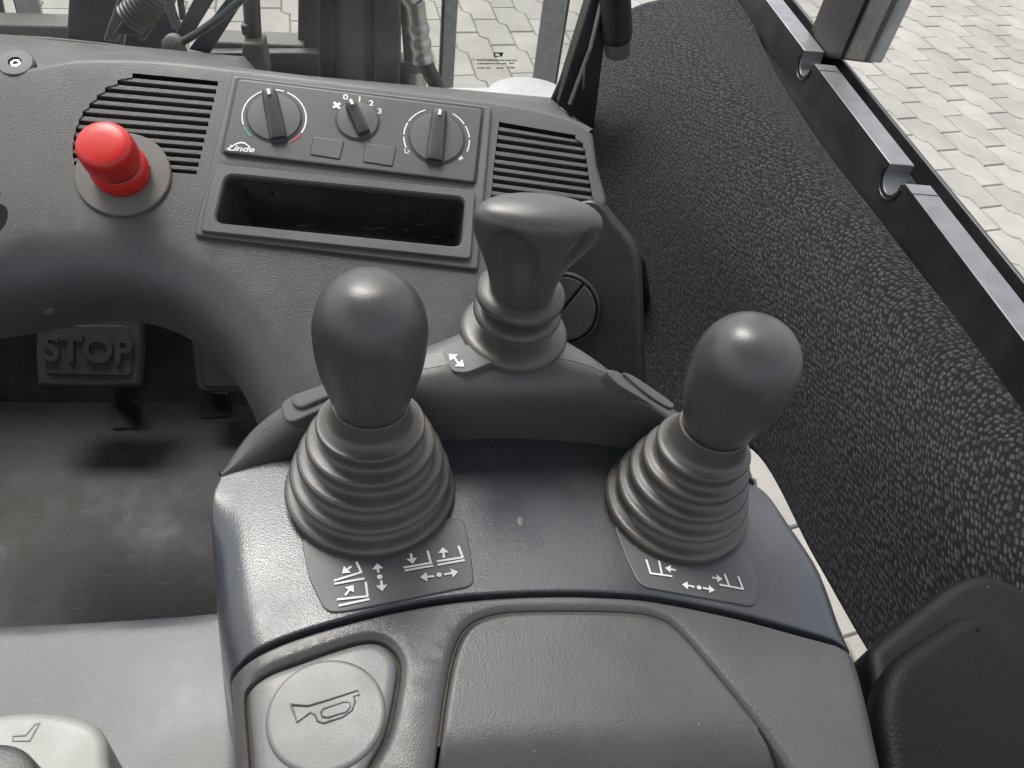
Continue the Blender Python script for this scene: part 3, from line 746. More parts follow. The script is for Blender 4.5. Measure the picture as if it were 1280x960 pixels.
slab('lever_plate', FC, pp, M_plate, con, top=0.0, bottom=-0.09, fil=0.0009, seg=3, step=0.010, deform=crown, draft=0.006, loops=LOOPS, sharp=60)
# rear cover with two recesses
seam2 = [(312, 821), (371, 797), (459, 772.5), (546, 755.5), (622, 748), (698, 745.5), (760, 747), (819, 752), (916, 771), (1008, 795)]
seam2f = [(287, 831), (298, 827)]+seam2+[(1072, 811)]
cp = resample(chain(seam2f, [(1079, 812), (1088, 838), (1100, 885), (1117, 960), (1130, 1030), (1136, 1080)], [(290, 1080), (289, 1000), (287, 930), (285, 870), (283, 832)]), 0.005)
nf_s2 = near_px(seam2f, 0.006)
horn_px = [(305, 866), (311, 851), (337, 836), (371, 824), (424, 806), (459, 798), (482, 803), (498, 822), (499, 850), (485, 916), (467, 951), (448, 985), (420, 1010), (335, 1012), (316, 985), (309, 920)]
lid_px = [(540, 1000), (548, 930), (556, 870), (567, 815), (582, 785), (610, 769), (660, 763), (780, 764), (825, 772), (852, 790), (890, 833), (935, 888), (978, 945), (1000, 985), (985, 1010), (760, 1020), (560, 1012)]
horn_h = [tuple(p)[:2] for p in FC.poly(spline(horn_px, 3, True))]
lid_h = [tuple(p)[:2] for p in FC.poly(spline(lid_px, 3, True))]
slab('rear_cover', FC, cp, M_con, con, top=0.0, bottom=-0.12, fil=0.0009, seg=3, step=0.010, deform=crown, draft=0.004, loops=LOOPS, sharp=60,
     holes=[horn_h, lid_h], hole_depth=[0.0032, 0.030], hole_fil=0.0026, hole_mat=M_dirt)
hb = inset(horn_h if area2(horn_h) > 0 else horn_h[::-1], 0.0012)
M_horn = plastic('horn_pad_plastic', (0.16, 0.16, 0.157), 0.38, 1600, 0.12, 0.2, speck=0.05)
hornb = slab('horn_button', FC, hb, M_horn, con, top=0.0004, bottom=-0.0045, fil=0.003, seg=4, step=0.01, deform=crown)
hc = FC.px(408, 893)
cpts = [(hc[0]+0.0203*math.cos(2*math.pi*i/48), hc[1]+0.0200*math.sin(2*math.pi*i/48)) for i in range(48)]
slab('horn_disc', FC, cpts, M_horn, hornb, top=0.0016, bottom=-0.001, fil=0.0012, seg=4, step=0.01, deform=crown)
# embossed horn outline
hz = lambda x, y: (240+x/2.285, 540+y/2.285)
FH = FC.shift(0.0017)
horn_o = [hz(*p) for p in [(282, 778), (300, 828), (338, 800), (352, 808), (358, 825), (375, 832), (430, 815), (458, 795), (466, 770), (462, 755), (478, 752), (476, 738), (380, 768), (330, 782), (282, 778)]]
horn_in = [hz(*p) for p in [(368, 800), (375, 790), (430, 772), (450, 772), (452, 785), (440, 800), (390, 815), (372, 814), (368, 800)]]
dz = crown(*hc, 0)[2]
FHh = Frame(FH.o+FH.ez*dz, FH.ez)
for pl in (horn_o, horn_in):
    pts = [FHh.P(*FHh.px(u, v), 0.0) for u, v in pl]
    tube('horn_outline', pts, 0.00035, M_con, hornb, 6)
lp_ = inset(lid_h if area2(lid_h) > 0 else lid_h[::-1], 0.0009)
qy = FC.px(760, 952)[1]
LY = FC.px(760, 912)[1]
def lid_def(x, y, h):
    x, y, h = crown(x, y, h); t = max(0, LY-y)/0.015
    return (x, y, h-0.008*min(t, 1.5)**2)
slab('palm_rest', FC, lp_, M_con, con, top=0.0006, bottom=-0.0065, fil=0.0020, seg=4, step=0.005, deform=lid_def)
dl_ = [p for p in inset(lid_h if area2(lid_h) > 0 else lid_h[::-1], 0.0002) if p[1] > LY-0.004]
k0 = max(range(len(dl_)), key=lambda i: math.hypot(dl_[i][0]-dl_[i-1][0], dl_[i][1]-dl_[i-1][1])); dl_ = dl_[k0:]+dl_[:k0]
tube('groove_dust', [FC.P(*crown(x, y, -0.0022)) for x, y in dl_], 0.0007, M_dirt, con, 6)
# raised front hood
cols = [((277, 592), (276, 592, -.001), (277, 591, -.006)), ((340, 574), (334, 549, .010), (308, 535, .008)), ((400, 563), (396, 513, .026), (364, 491, .022)),
        ((470, 553), (463, 488, .039), (448, 455, .037)), ((540, 550), (540, 489, .045), (548, 416, .049)), ((640, 548), (645, 484, .045), (640, 384, .051)),
        ((730, 553), (742, 480, .045), (714, 420, .049)), ((800, 564), (800, 502, .040), (775, 466, .043)), ((860, 575), (850, 540, .028), (848, 512, .031)),
        ((915, 590), (905, 568, .012), (898, 548, .013)), ((945, 604), (942, 600, .002), (936, 584, .0))]
A = [(lambda q: FC.P(*crown(q[0], q[1], 0.0)))(FC.px(*c[0], 0.0)) for c in cols]; B = [FC.P(*FC.px(c[1][0], c[1][1], c[1][2]), c[1][2]) for c in cols]; Cc = [FC.P(*FC.px(c[2][0], c[2][1], c[2][2]), c[2][2]) for c in cols]
A, B, Cc = spline(A, 6), spline(B, 6), spline(Cc, 6)
def rc(a, b, c, r, k=6):
    d1 = min(r, (a-b).length*0.45); d2 = min(r, (c-b).length*0.45)
    p0 = b+(a-b).normalized()*d1; p2 = b+(c-b).normalized()*d2
    return [p0*(1-t)**2+b*2*t*(1-t)+p2*t*t for t in [j/k for j in range(k+1)]]
rows = []; cen = FC.P(0, -0.03, 0)
for ii, (a, b, c) in enumerate(zip(A, B, Cc)):
    od = (c-cen); od = (od - FC.ez*od.dot(FC.ez)).normalized()
    dn = c+od*0.002-FC.ez*(0.001+0.16*min(1, min(ii, len(A)-1-ii)/16)); a0 = a-FC.ez*0.004
    rows.append([a0, a.lerp(a0, .2)]+rc(a, b, c, 0.020)+[b.lerp(c, t) for t in (.4, .6)]+rc(b, c, dn, 0.012)+[c.lerp(dn, .5), dn])
grid('front_hood', rows, M_con, con, sharp=80)
# lower body
wall_px = [(300, 600), (500, 470), (640, 440), (760, 480), (930, 590), (1040, 740), (1080, 850), (1110, 1080), (300, 1080), (290, 850), (275, 720)]
slab('pedestal', FC, [tuple(p)[:2] for p in FC.poly(spline(wall_px, 4, True))], M_black, con, top=-0.085, bottom=-0.5, fil=0.01, step=0.05)
# seam ticks, scuff on the plate, rubber pads on the hood
def lframe(i0, i1):
    p0, p1, p2 = B[i0], B[i1], Cc[(i0+i1)//2]; n = (p1-p0).cross(p2-p0).normalized()
    if n.z < 0: n = -n
    return Frame((p0+p1+p2)/3, n)
lf = lframe(11, 18)
def pad(fr, px, m, name, h0, h1, fil):
    return slab(name, fr, [tuple(p)[:2] for p in fr.poly(spline(px, 3, True), h0)], m, con, top=h1, bottom=h0-0.004, fil=fil, seg=3, step=None)
pad(lf, [(356, 519), (355, 508), (368, 497), (395, 487), (424, 480), (432, 492), (428, 508), (400, 517), (372, 529), (360, 528)], M_con, 'switch_pad', 0.0, 0.0022, 0.001)
pad(lf, [(372, 512), (371, 502), (384, 495), (405, 488), (424, 484), (428, 496), (405, 506), (383, 515)], M_con, 'switch_rocker', 0.0, 0.0042, 0.0012)
lf2 = lframe(40, 48)
pad(lf2, [(757, 466), (770, 466), (800, 486), (838, 512), (848, 522), (838, 524), (805, 503), (770, 482)], M_con, 'switch_pad', -0.0005, 0.0008, 0.0005)
pad(lf2, [(776, 471), (786, 472), (812, 489), (838, 508), (832, 513), (806, 497)], M_con, 'switch_rocker', -0.0005, 0.0020, 0.0007)
# decal plates with white symbols
def on_plate(px): return FC.px(*px)
def decal(px, name, lab):
    pts = [tuple(p)[:2] for p in FC.poly(px)]
    o = slab(name, FC, rounded(pts, 0.004), M_decal, con, top=0.0009, bottom=-0.002, fil=0.0004, seg=2, step=0.008, deform=crown); o['label'] = lab; return o
d1 = decal([(376, 672), (386, 722), (407, 765), (430, 765), (593, 733), (588, 690), (580, 650), (480, 640)], 'symbol_plate', 'left symbol plate with white lifting and tilting symbols')
d2 = decal([(766, 655), (784, 703), (800, 734), (945, 759), (948, 725), (938, 698), (920, 680), (840, 650)], 'symbol_plate', 'right symbol plate with white fork shifting symbols')
def symset(par, z, strokes, arrows, dots, wd):
    S = lambda p: FC.px(*z(*p)); ctr = S(strokes[0][0]); hh = 0.0013+crown(*ctr, 0)[2]
    glyph('white_symbol', FC, [[S(p) for p in s] for s in strokes], wd, M_white, par, h=hh, arrows=[(S(a), S(b)) for a, b in arrows], dots=[(S(c), r) for c, r in dots])
z7 = lambda x, y: (340+x/3.2, 480+y/3.2)
for st, ar, dt in (([[(338, 716), (357, 757), (250, 790)], [(252, 803), (368, 782)]], [((316, 735), (280, 762))], []),
                   ([[(375, 798), (382, 853), (262, 866)], [(270, 890), (388, 865)]], [((294, 848), (326, 808))], []),
                   ([[(424, 748), (425, 757)], [(437, 793), (438, 800)]], [((425, 757), (420, 722)), ((437, 793), (441, 834))], [((431, 777), 0.0011)]),
                   ([[(622, 675), (635, 722), (528, 740)], [(533, 752), (642, 733)]], [((555, 686), (563, 726))], []),
                   ([[(745, 655), (762, 700), (660, 716)], [(664, 730), (768, 711)]], [((687, 700), (682, 660))], []),
                   ([[(640, 776), (646, 775)], [(690, 768), (696, 767)]], [((646, 775), (592, 780)), ((690, 768), (744, 758))], [((668, 770), 0.0011)])):
    symset(d1, z7, st, ar, dt, 0.00095)
z8 = lambda x, y: (700+x/2.4, 380+y/2.4)
for st, ar, dt in (([[(257, 772), (270, 812), (333, 821)], [(295, 776), (304, 816)]], [((344, 803), (313, 796))], []),
                   ([[(492, 814), (506, 849)], [(478, 845), (547, 858), (533, 822)]], [((456, 824), (486, 829))], []),
                   ([[(396, 852), (400, 852)], [(428, 856), (432, 857)]], [((400, 852), (364, 845)), ((428, 856), (462, 863))], [((415, 855), 0.001)])):
    symset(d2, z8, st, ar, dt, 0.00085)
sp_ = FC.px(650, 652); q_ = []
for k in range(14):
    a = 2*math.pi*k/14; r_ = 0.0016*(0.75+0.5*rnd.random()); q_.append((sp_[0]+r_*0.8*math.cos(a), sp_[1]+r_*1.5*math.sin(a)))
mk('scuff_mark', [FC.P(*crown(x, y, 0.0003)) for x, y in q_], [list(range(14))], plastic('scuff', (0.22, 0.20, 0.18), 0.7, 2500, 0.5, 0.8, dustc=(0.06, 0.06, 0.06), speck=0.4), con, smooth=False)
# ------------------------------------------------------------------ levers
def egg(fr, name, parent, r, L, m, lean=0.0, h0=0.0, squash=1.0):
    prof = []
    pts = [(0.56, -0.004), (0.625, 0.0), (0.665, 0.012), (0.72, 0.055), (0.805, 0.15), (0.885, 0.26), (0.948, 0.37), (0.985, 0.48), (0.999, 0.57)]
    pr = spline([(a, b, 0) for a, b in pts], 3)[:-1]
    pr += [Vector((math.cos(t)**0.80, 0.62+0.38*math.sin(t), 0)) for t in [R(-4)+(math.pi/2+R(4)-0.001)*i/16 for i in range(17)]]
    return lathe(name, fr, [(max(p[0], 0.01)*r, h0+p[1]*L) for p in pr], m, parent, 56, fn=lambda a, rr, h: (rr*math.cos(a), rr*squash*math.sin(a), h))
def bellows(fr, parent, rings, m, lean=(0, 0), H=0.05):
    """rings: list of (radius, height) of the bulges, bottom first"""
    prof = [(rings[0][0]*0.92, -0.003), (rings[0][0]*0.97, -0.001)]
    for i, (r, h) in enumerate(rings):
        dh = 0.0017
        prof += [(r*0.975, h-dh), (r, h-dh*0.35), (r, h+dh*0.35), (r*0.972, h+dh)]
        if i+1 < len(rings):
            r2_, h2 = rings[i+1]
            prof += [(r*0.90, h+dh*1.2), (min(r*0.85, r2_*0.94), h+dh*1.7), (r2_*0.90, (h+h2)/2+dh*0.3), (r2_*0.905, h2-dh*1.5), (r2_*0.93, h2-dh*1.12)]
    r, h = rings[-1]; prof += [(r*0.93, h+0.0018), (max(r*0.80, 0.0168), h+0.0036), (0.0158, h+0.0065), (0.0149, h+0.0125), (0.0145, h+0.0135), (0.0110, h+0.0132)]
    pr = [tuple(p)[:2] for p in spline([(a, b, 0) for a, b in prof], 2)]
    top = pr[-1][1]
    def fn(a, rr, z):
        t = max(z, 0)/top; return (rr*math.cos(a)+lean[0]*t*t, rr*math.sin(a)+lean[1]*t*t, z)
    return lathe('bellows', fr, pr, m, parent, 64, fn=fn, sharp=180)
def lever(px, name, lab, axis, rings, knob_r, knob_L, knob_h, base_h=0.0, squash=1.0):
    c = FC.px(*px); base = FC.P(c[0], c[1], crown(c[0], c[1], base_h)[2]); t = thing(name, lab, 'lever', base, 'console levers')
    fr = Frame(base, FC.ez); top = rings[-1][1]+0.0135
    d = axis.normalized(); k = d.dot(fr.ez); ln = (d.dot(fr.ex)/k*top, d.dot(fr.ey)/k*top)
    bellows(fr, t, rings, M_rub, ln)
    fk = Frame(base+fr.P(ln[0], ln[1], knob_h)-fr.o, d)
    egg(fk, 'knob', t, knob_r, knob_L, M_knob, squash=squash)
    tube('stem', [base, base+fr.P(ln[0], ln[1], knob_h+0.012)-fr.o], 0.008, M_black, t)
    return t
LR = [(0.0368, 0.004), (0.0340, 0.0143), (0.0304, 0.0246), (0.0263, 0.0349), (0.0218, 0.0452)]
lever((464, 612), 'control_lever', 'egg-shaped grey knob lever on ribbed bellows beside the tilt symbols, nearest the horn button', Vector((0.0, 0.0, 1)), LR, 0.0204, 0.0605, 0.0585)
RR = [(0.0332, 0.004), (0.0300, 0.0134), (0.0268, 0.0228), (0.0236, 0.0322), (0.0204, 0.0416)]
lever((843, 631), 'control_lever', 'egg-shaped grey knob lever leaning towards the fabric side panel', Vector((0.035, 0.03, 1)), RR, 0.0203, 0.0550, 0.0550)
# third lever: flared knob with scooped flanks
hc3 = FC.px(642, 412, 0.050); b3 = FC.P(hc3[0], hc3[1], 0.0485)
t3 = thing('control_lever', 'flared dusty knob lever on a wide double bellows at the front of the console', 'lever', b3, 'console levers')
n3 = Vector((0, -0.05, 1)).normalized(); fr3 = Frame(b3, n3)
pr = [(0.0285, -0.003), (0.0292, 0.000), (0.0288, 0.003), (0.0262, 0.0050), (0.0190, 0.0060), (0.0148, 0.0085), (0.0188, 0.0125), (0.0225, 0.0155), (0.0232, 0.0180), (0.0215, 0.0205), (0.0160, 0.0222), (0.0138, 0.0250), (0.0180, 0.0275), (0.0226, 0.0290), (0.0232, 0.0315), (0.0220, 0.0340), (0.0190, 0.0355), (0.0165, 0.036), (0.014, 0.0362)]
K3 = 0.86
lathe('bellows', fr3, [(p[0]*K3, p[1]*K3*0.92) for p in spline([(a, b, 0) for a, b in pr], 3)], M_rub, t3, 56, sharp=180)
V, F = [], []; SEG = 120
kp = [(0.0165, 0.030), (0.0172, 0.034), (0.0184, 0.042), (0.0200, 0.050), (0.0220, 0.058), (0.0242, 0.066), (0.0262, 0.073), (0.0277, 0.080), (0.0282, 0.0865), (0.0272, 0.0915), (0.0244, 0.0950), (0.0200, 0.0972), (0.0145, 0.0985), (0.008, 0.0994), (0.0006, 0.0997)]
kp = [tuple(p)[:2] for p in spline([(a, b, 0) for a, b in kp], 4)]
for r, h in kp:
    w_ = max(0, min(1, (h-0.036)/0.045)); sm = w_*w_*(3-2*w_)
    for k in range(SEG):
        a = 2*math.pi*k/SEG; x, y = r*math.cos(a)*(1+0.15*sm), r*math.sin(a)*(1-0.46*sm)
        for sa, wd, dp in ((R(-120), 0.60, 0.30), (R(-38), 0.50, 0.42), (R(95), 0.8, 0.15)):      # scooped finger flanks
            da = (a-sa+math.pi) % (2*math.pi)-math.pi
            hc_ = 0.0885-0.022*(da/wd)**2                        # arched upper rim of the scoop
            up_f = 1/(1+math.exp(min(60, (h-hc_)/0.0011))); lo = max(0, min(1, (h-0.036)/0.030))
            g = math.exp(-(da/wd)**6)*up_f*lo
            x *= 1-dp*g; y *= 1-dp*g
        V.append(fr3.P((x+0.002*sm)*0.82, y*0.82, h*0.70+0.0035))
nr = len(kp)
for i in range(nr-1):
    for k in range(SEG): F.append([i*SEG+k, i*SEG+(k+1) % SEG, (i+1)*SEG+(k+1) % SEG, (i+1)*SEG+k])
F.append([(nr-1)*SEG+k for k in range(SEG)])
mk('knob', V, F, M_knob, t3, sharp=180)
# sticker beside the third lever
fs = lframe(21, 28)
stk = slab('sticker', fs, rounded(fs.poly([(552, 438), (564, 466), (583, 468), (622, 452), (590, 432)]), 0.003), M_decal, con, top=0.0012, bottom=-0.004, fil=0.0003, seg=2, step=None)
glyph('white_symbol', fs, [], 0.0011, M_white, stk, h=0.0015, arrows=[(fs.px(569, 451), fs.px(561, 445)), (fs.px(571, 455), fs.px(580, 461))], dots=[(fs.px(570, 453), 0.0006)])
# ------------------------------------------------------------------ fabric side panel, rail, door window
S = 0.82
FPn = Vector((-0.45, 0, 0.89)).normalized(); FPp0 = CAM+Vector((0.385, 0.4, -0.311))
ZL = -0.375*S
def fz(u, v, dz=0): return atz(u, v, ZL+dz)
def ff(u, v): return hit(u, v, FPp0, FPn)
cpx = [[(930, -8), (860, -4), (795, 8), (752, 46), (737, 130), (742, 225), (768, 318), (796, 545)],
       [(962, 72), (900, 50), (850, 50), (805, 90), (788, 175), (796, 275), (822, 390), (855, 562)],
       [(1022, 168), (972, 156), (930, 166), (900, 216), (890, 290), (905, 380), (925, 470), (940, 562)],
       [(1095, 262), (1052, 262), (1022, 282), (1000, 332), (990, 400), (997, 490), (1008, 580), (1018, 697)],
       [(1178, 368), (1142, 374), (1112, 394), (1090, 440), (1080, 520), (1080, 610), (1085, 705), (1092, 825)],
       [(1275, 488), (1242, 505), (1210, 532), (1190, 590), (1180, 660), (1182, 740), (1186, 830), (1192, 970)],
       [(1420, 660), (1390, 690), (1360, 720), (1340, 770), (1330, 840), (1332, 900), (1336, 990), (1345, 1110)]]
rows = []
for c in cpx:
    r = []
    for k, (u, v) in enumerate(c):
        p = ff(u, v)
        if k == 0: p = p-FPn*0.006
        p = CAM+(p-CAM)*(1+(0, 0, 0, 0.008, 0.035, 0.08, 0.13, 0.19)[k]*(1, 1, .9, .75, .65, .55, .5)[len(rows)])
        r.append(p)
    rows.append(r)
rows = fine(rows, 10, 8)
uvs = []; mid = len(rows[0])//2; us = [0.0]
for i in range(1, len(rows)): us.append(us[-1]+(rows[i][mid]-rows[i-1][mid]).length)
for i, r in enumerate(rows):
    tm = sum((r[j]-r[j-1]).length for j in range(1, mid+1)); t = 0
    for j, p in enumerate(r):
        if j: t += (p-r[j-1]).length
        uvs.append((us[i], t-tm))
side = grid('side_panel', rows, M_fab, None, solid=0.006, uvs=uvs)
tag(side, 'side lining covered in black woven fabric with pale flecks along the rail', 'side panel')
XR0 = hit(1090.6, 166.9, CAM+Vector((0, 0, -0.287)), Vector((0, 0, 1))).x-0.005
XR1 = hit(1111.7, 166.9, CAM+Vector((0, 0, -0.287)), Vector((0, 0, 1))).x
XR2 = hit(1129.5, 166.9, CAM+Vector((0, 0, -0.287)), Vector((0, 0, 1))).x
ZR = CAM.z-0.287
rail = thing('notched_rail', 'black notched window rail with sky sheen painted on its top running along the fabric', 'rail', Vector(((XR0+XR1)/2, 0.5, ZR-0.04)))
def alu():
    m, nt, b = new_mat('worn_rail'); L = nt.links.new
    tc = nd(nt, 'ShaderNodeTexCoord').outputs['Object']
    n = nd(nt, 'ShaderNodeTexNoise', i_Scale=30.0, i_Detail=6.0); L(tc, n.inputs[0])
    c = mixc(nt, ramp(nt, n.outputs[0], [(0.4, 0.0), (0.7, 0.35)]), (0.012, 0.012, 0.013), (0.05, 0.05, 0.05)); L(c, b.inputs['Base Color'])
    b.inputs['Roughness'].default_value = 0.4; b.inputs['Specular IOR Level'].default_value = 0.45; return m
M_rail = alu()
nY = [hit(1122, 215, Vector((0, 0, ZR)), Vector((0, 0, 1))).y, hit(993, 68, Vector((0, 0, ZR)), Vector((0, 0, 1))).y]
nY.sort()
def notch(y, r=0.0125):
    # near side lower lip, U floor, far side upper wall
    return [(y-r*1.35, ZR), (y-r*0.95, ZR-0.004)]+[(y-r*math.cos(a), ZR-0.006-r*math.sin(a)) for a in [math.pi*i/10 for i in range(1, 10)]]+[(y+r*0.98, ZR-0.006), (y+r*0.98, ZR)]
prof = [(-0.1, ZR)]
for y in nY: prof += notch(y)
prof += [(1.3, ZR), (1.3, ZR-0.05), (-0.1, ZR-0.05)]
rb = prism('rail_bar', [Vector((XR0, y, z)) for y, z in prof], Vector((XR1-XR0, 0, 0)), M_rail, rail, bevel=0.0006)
rb.data.materials.append(plain('rail_top_sky_sheen', (0.20, 0.20, 0.21), 0.44, 0.7))  # paler metallic colour on upward faces paints in the sky's reflection
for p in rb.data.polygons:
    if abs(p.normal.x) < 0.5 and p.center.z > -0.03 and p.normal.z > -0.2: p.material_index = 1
for y in nY:
    pts = [Vector((XR0-0.0006, y-0.0165*math.cos(a), ZR-0.006-0.0165*math.sin(a))) for a in [math.pi*(i/16) for i in range(17)]]
    tube('notch_lip', pts, 0.0006, M_black, rail, 6)
    bar('joint_line', Vector((XR0, y-0.031, ZR+0.0001)), Vector((XR1, y-0.031, ZR+0.0001)), 0.0006, 0.0006, M_line, rail, side=Vector((0, 1, 0)), bevel=0)
trk = thing('window_track', 'black outer door window channel with thin bright edge beyond the notched rail', 'window track', Vector(((XR1+XR2)/2, 0.5, ZR-0.06)))
bar('channel_floor', Vector(((XR1+XR2)/2, -0.1, ZR-0.022)), Vector(((XR1+XR2)/2, 1.3, ZR-0.022)), XR2-XR1-0.001, 0.01, M_black, trk)
bar('outer_lip', Vector((XR2+0.002, -0.1, ZR-0.014)), Vector((XR2+0.002, 1.3, ZR-0.014)), 0.004, 0.026, M_rail, trk, bevel=0.001)
bar('edge_trim', Vector((XR2+0.0072, -0.1, ZR-0.018)), Vector((XR2+0.0072, 1.3, ZR-0.018)), 0.005, 0.018, M_black, trk, bevel=0.0015)
# sliding window corner post
wf = thing('sliding_window_frame', 'dark grey lower corner of sliding window frame standing in the rail channel', 'window frame', atx(1045, 78, XR1+0.006))
def vbar(px0, px1, x, dep, m, name, parent, slant=0.0):
    a, b = atx(px0[0], px0[1], x), atx(px1[0], px1[1], x); zb = min(a.z, b.z); 
    pts = [Vector((x, a.y, a.z)), Vector((x, b.y, b.z)), Vector((x, b.y+slant, b.z+0.5)), Vector((x, a.y+slant, a.z+0.5))]
    return prism(name, pts, Vector((dep, 0, 0)), m, parent, 0.002)
vbar((1006, 70), (1050, 74), XR1+0.001, 0.012, M_black, 'post', wf)
vbar((1049, 74), (1080, 78), XR1+0.004, 0.010, M_mastg, 'frame_profile', wf)
vbar((1077, 76), (1088, 77.5), XR1+0.008, 0.012, M_post, 'rubber_seal', wf)
gl = vbar((1006, 55), (1030, 57), XR1+0.003, 0.004, M_black, 'inner_lip', wf)
# grab handle
gh0, gh1 = aty(771, 48, 0.80), aty(764, -60, 0.80)
gh = thing('grab_handle', 'black rubber grab handle standing at the front corner of the fabric panel', 'handle', gh0)
up_ = (gh1-gh0)
tube('grip', [gh0+up_*t for t in (0.0, 0.04, 0.1, 0.4, 1.0)], [0.0205, 0.0225, 0.0234, 0.0234, 0.0234], M_black, gh, 24, flat=0.7)
tube('collar', [gh0-up_*0.18, gh0-up_*0.06, gh0+up_*0.02], [0.0188, 0.0199, 0.0204], M_mastg, gh, 24, flat=0.7)
# padded armrest, bottom right
M_rimar = plastic('armrest_rim_plastic', (0.005, 0.005, 0.0055), 0.5, 1200, 0.2, 0.02, spec=0.2)
ar = thing('padded_armrest', 'black leather padded armrest in a plastic rim at the fabric panel foot', 'armrest', atz(1200, 860, -0.47))
FA = Frame(CAM+Vector((0.3, 0.15, -0.300)), Vector((-0.08, -0.05, 1)))
rim_px = [(1083, 815), (1096, 800), (1190, 726), (1215, 716), (1245, 714), (1290, 738), (1420, 900), (1440, 1100), (1130, 1100), (1112, 960)]
slab('rim', FA, rounded([tuple(p)[:2] for p in FA.poly(rim_px)], 0.01), M_rimar, ar, top=0.0, bottom=-0.10, fil=0.006, seg=5, step=0.03, res=0.006)
FA2 = FA.shift(0.010)
pad_px = [(1090, 838), (1195, 770), (1212, 764), (1236, 772), (1400, 960), (1430, 1110), (1130, 1110)]
slab('pad', FA2, rounded([tuple(p)[:2] for p in FA2.poly(pad_px)], 0.024), M_leather, ar, top=0.0, bottom=-0.014, fil=0.007, seg=5, step=0.012, res=0.005,
     deform=lambda x, y, h: (x, y, h))
# ------------------------------------------------------------------ pillar and windscreen
pil = thing('door_pillar', 'black front door pillar between dashboard end and fabric panel', 'pillar', Vector((0.18, 0.70, CAM.z-0.7)))
pz0, pz1 = CAM.z-0.75, CAM.z+0.4
def ypost(u0, u1, v, y, dep, m, name, parent, z0, z1, lean=0):
    a, b = aty(u0, v, y), aty(u1, v, y)
    return prism(name, [Vector((a.x, y, z0)), Vector((b.x, y, z0)), Vector((b.x+lean, y, z1)), Vector((a.x+lean, y, z1))], Vector((0, dep, 0)), m, parent, 0.002)
ybx = lambda name, px, y, dep, m: prism(name, [aty(u, v, y) for u, v in px], Vector((0, dep, 0)), m, pil, 0.003)
ybx('seal_strip', [(799, 318), (808, 330), (820, 420), (828, 620), (800, 620)], 0.54, 0.02, M_black)
ybx('inner_seal', [(792, 330), (801, 324), (805, 420), (806, 620), (792, 620)], 0.53, 0.015, M_well)
pts = [aty(697, 132, 0.80), aty(742, 165, 0.80), aty(770, -60, 0.80), aty(757, -60, 0.80)]
prism('post', pts, Vector((0, 0.03, 0)), M_black, pil, 0.002)
tube('edge_trim', [aty(712, 130, 0.795), aty(738, 60, 0.795), aty(757, -20, 0.795)], 0.0022, M_post, pil, 8)
tube('outer_seal', [aty(690, 132, 0.82), aty(722, 62, 0.82), aty(752, -20, 0.82)], 0.005, M_black, pil, 8)
tube('cable', [aty(740, 58, 0.785), aty(735, 66, 0.785), aty(731, 82, 0.785), aty(729, 112, 0.785)], 0.0012, M_steel, pil, 6)
ws = thing('windscreen', 'dusty front windscreen with small printed approval mark', 'windscreen', Vector((-0.2, GY, CAM.z-0.41)))
prism('pane', [Vector((-0.80, GY, CAM.z-0.416)), Vector((0.215, GY, CAM.z-0.416)), Vector((0.215, GY, CAM.z+0.62)), Vector((-0.80, GY, CAM.z+0.62))], Vector((0, 0.005, 0)), M_glass, ws, 0)
tube('rubber_seal', [aty(u, v, GY-0.004) for u, v in spline([(-520, 20), (-120, 44), (0, 51), (60, 54), (120, 60), (170, 67), (210, 76), (240, 86), (300, 105)], 4)], 0.006, M_black, ws, 10)
tube('seal_bead', [aty(u, v, GY-0.012) for u, v in spline([(-520, 16), (-120, 40), (0, 46), (60, 50), (120, 55), (170, 62), (205, 70), (235, 80)], 4)], 0.0022, M_beam, ws, 8)
FG = Frame(aty(620, 75, GY-0.0006), Vector((0, -1, 0)))
V, F = [], []
pr2 = random.Random(3)
for row, (vv, u0, u1) in enumerate(((75.5, 597, 646), (79.5, 597, 634), (79, 637, 642), (85, 597, 613), (85, 621, 630), (84.5, 634, 644))):
    u = u0
    while u < u1:
        wdt = pr2.uniform(0.8, 2.2); a = FG.px(u, vv-1.0); b = FG.px(min(u+wdt, u1), vv+1.0)
        k = len(V); V += [FG.P(a[0], a[1]), FG.P(b[0], a[1]), FG.P(b[0], b[1]), FG.P(a[0], b[1])]; F.append([k, k+1, k+2, k+3]); u += wdt+pr2.uniform(0.9, 1.8)
for q in ([(617, 65.5), (629, 65.5), (629, 67), (617, 67)], [(617, 67), (619, 67), (619, 71), (617, 71)], [(619, 69.8), (624, 69.8), (624, 71), (619, 71)], [(624, 67), (629, 67), (627, 71), (625.5, 71)]):
    k = len(V); V += [FG.P(*FG.px(*p), 0.0001) for p in q]; F.append([k, k+1, k+2, k+3])
mk('approval_mark', V, F, M_line, ws, smooth=False)
# ------------------------------------------------------------------ truck front beyond the glass
def ybox(name, px, y, dep, m, parent, bevel=0.003):
    return prism(name, [aty(u, v, y) for u, v in px], Vector((0, dep, 0)), m, parent, bevel)
# hood sill with round cap
hs = thing('front_hood', 'pale painted hood sill with round cap outside the windscreen corner', 'hood', aty(640, 125, 0.9))
FHd = Frame(atz(640, 125, -0.42), Vector((0, 0, 1)))
slab('panel', FHd, rounded([tuple(p)[:2] for p in FHd.poly([(556, 108), (640, 108), (720, 115), (745, 150), (640, 160), (540, 150)])], 0.01), M_sill, hs, top=0.0, bottom=-0.03, fil=0.004, step=None)
hcx = FHd.px(664, 127); lathe('round_cap', FHd, [(0.052, 0.0), (0.052, 0.004), (0.049, 0.006), (0.02, 0.007), (0.001, 0.007)], M_sill, hs, 40, c=hcx)
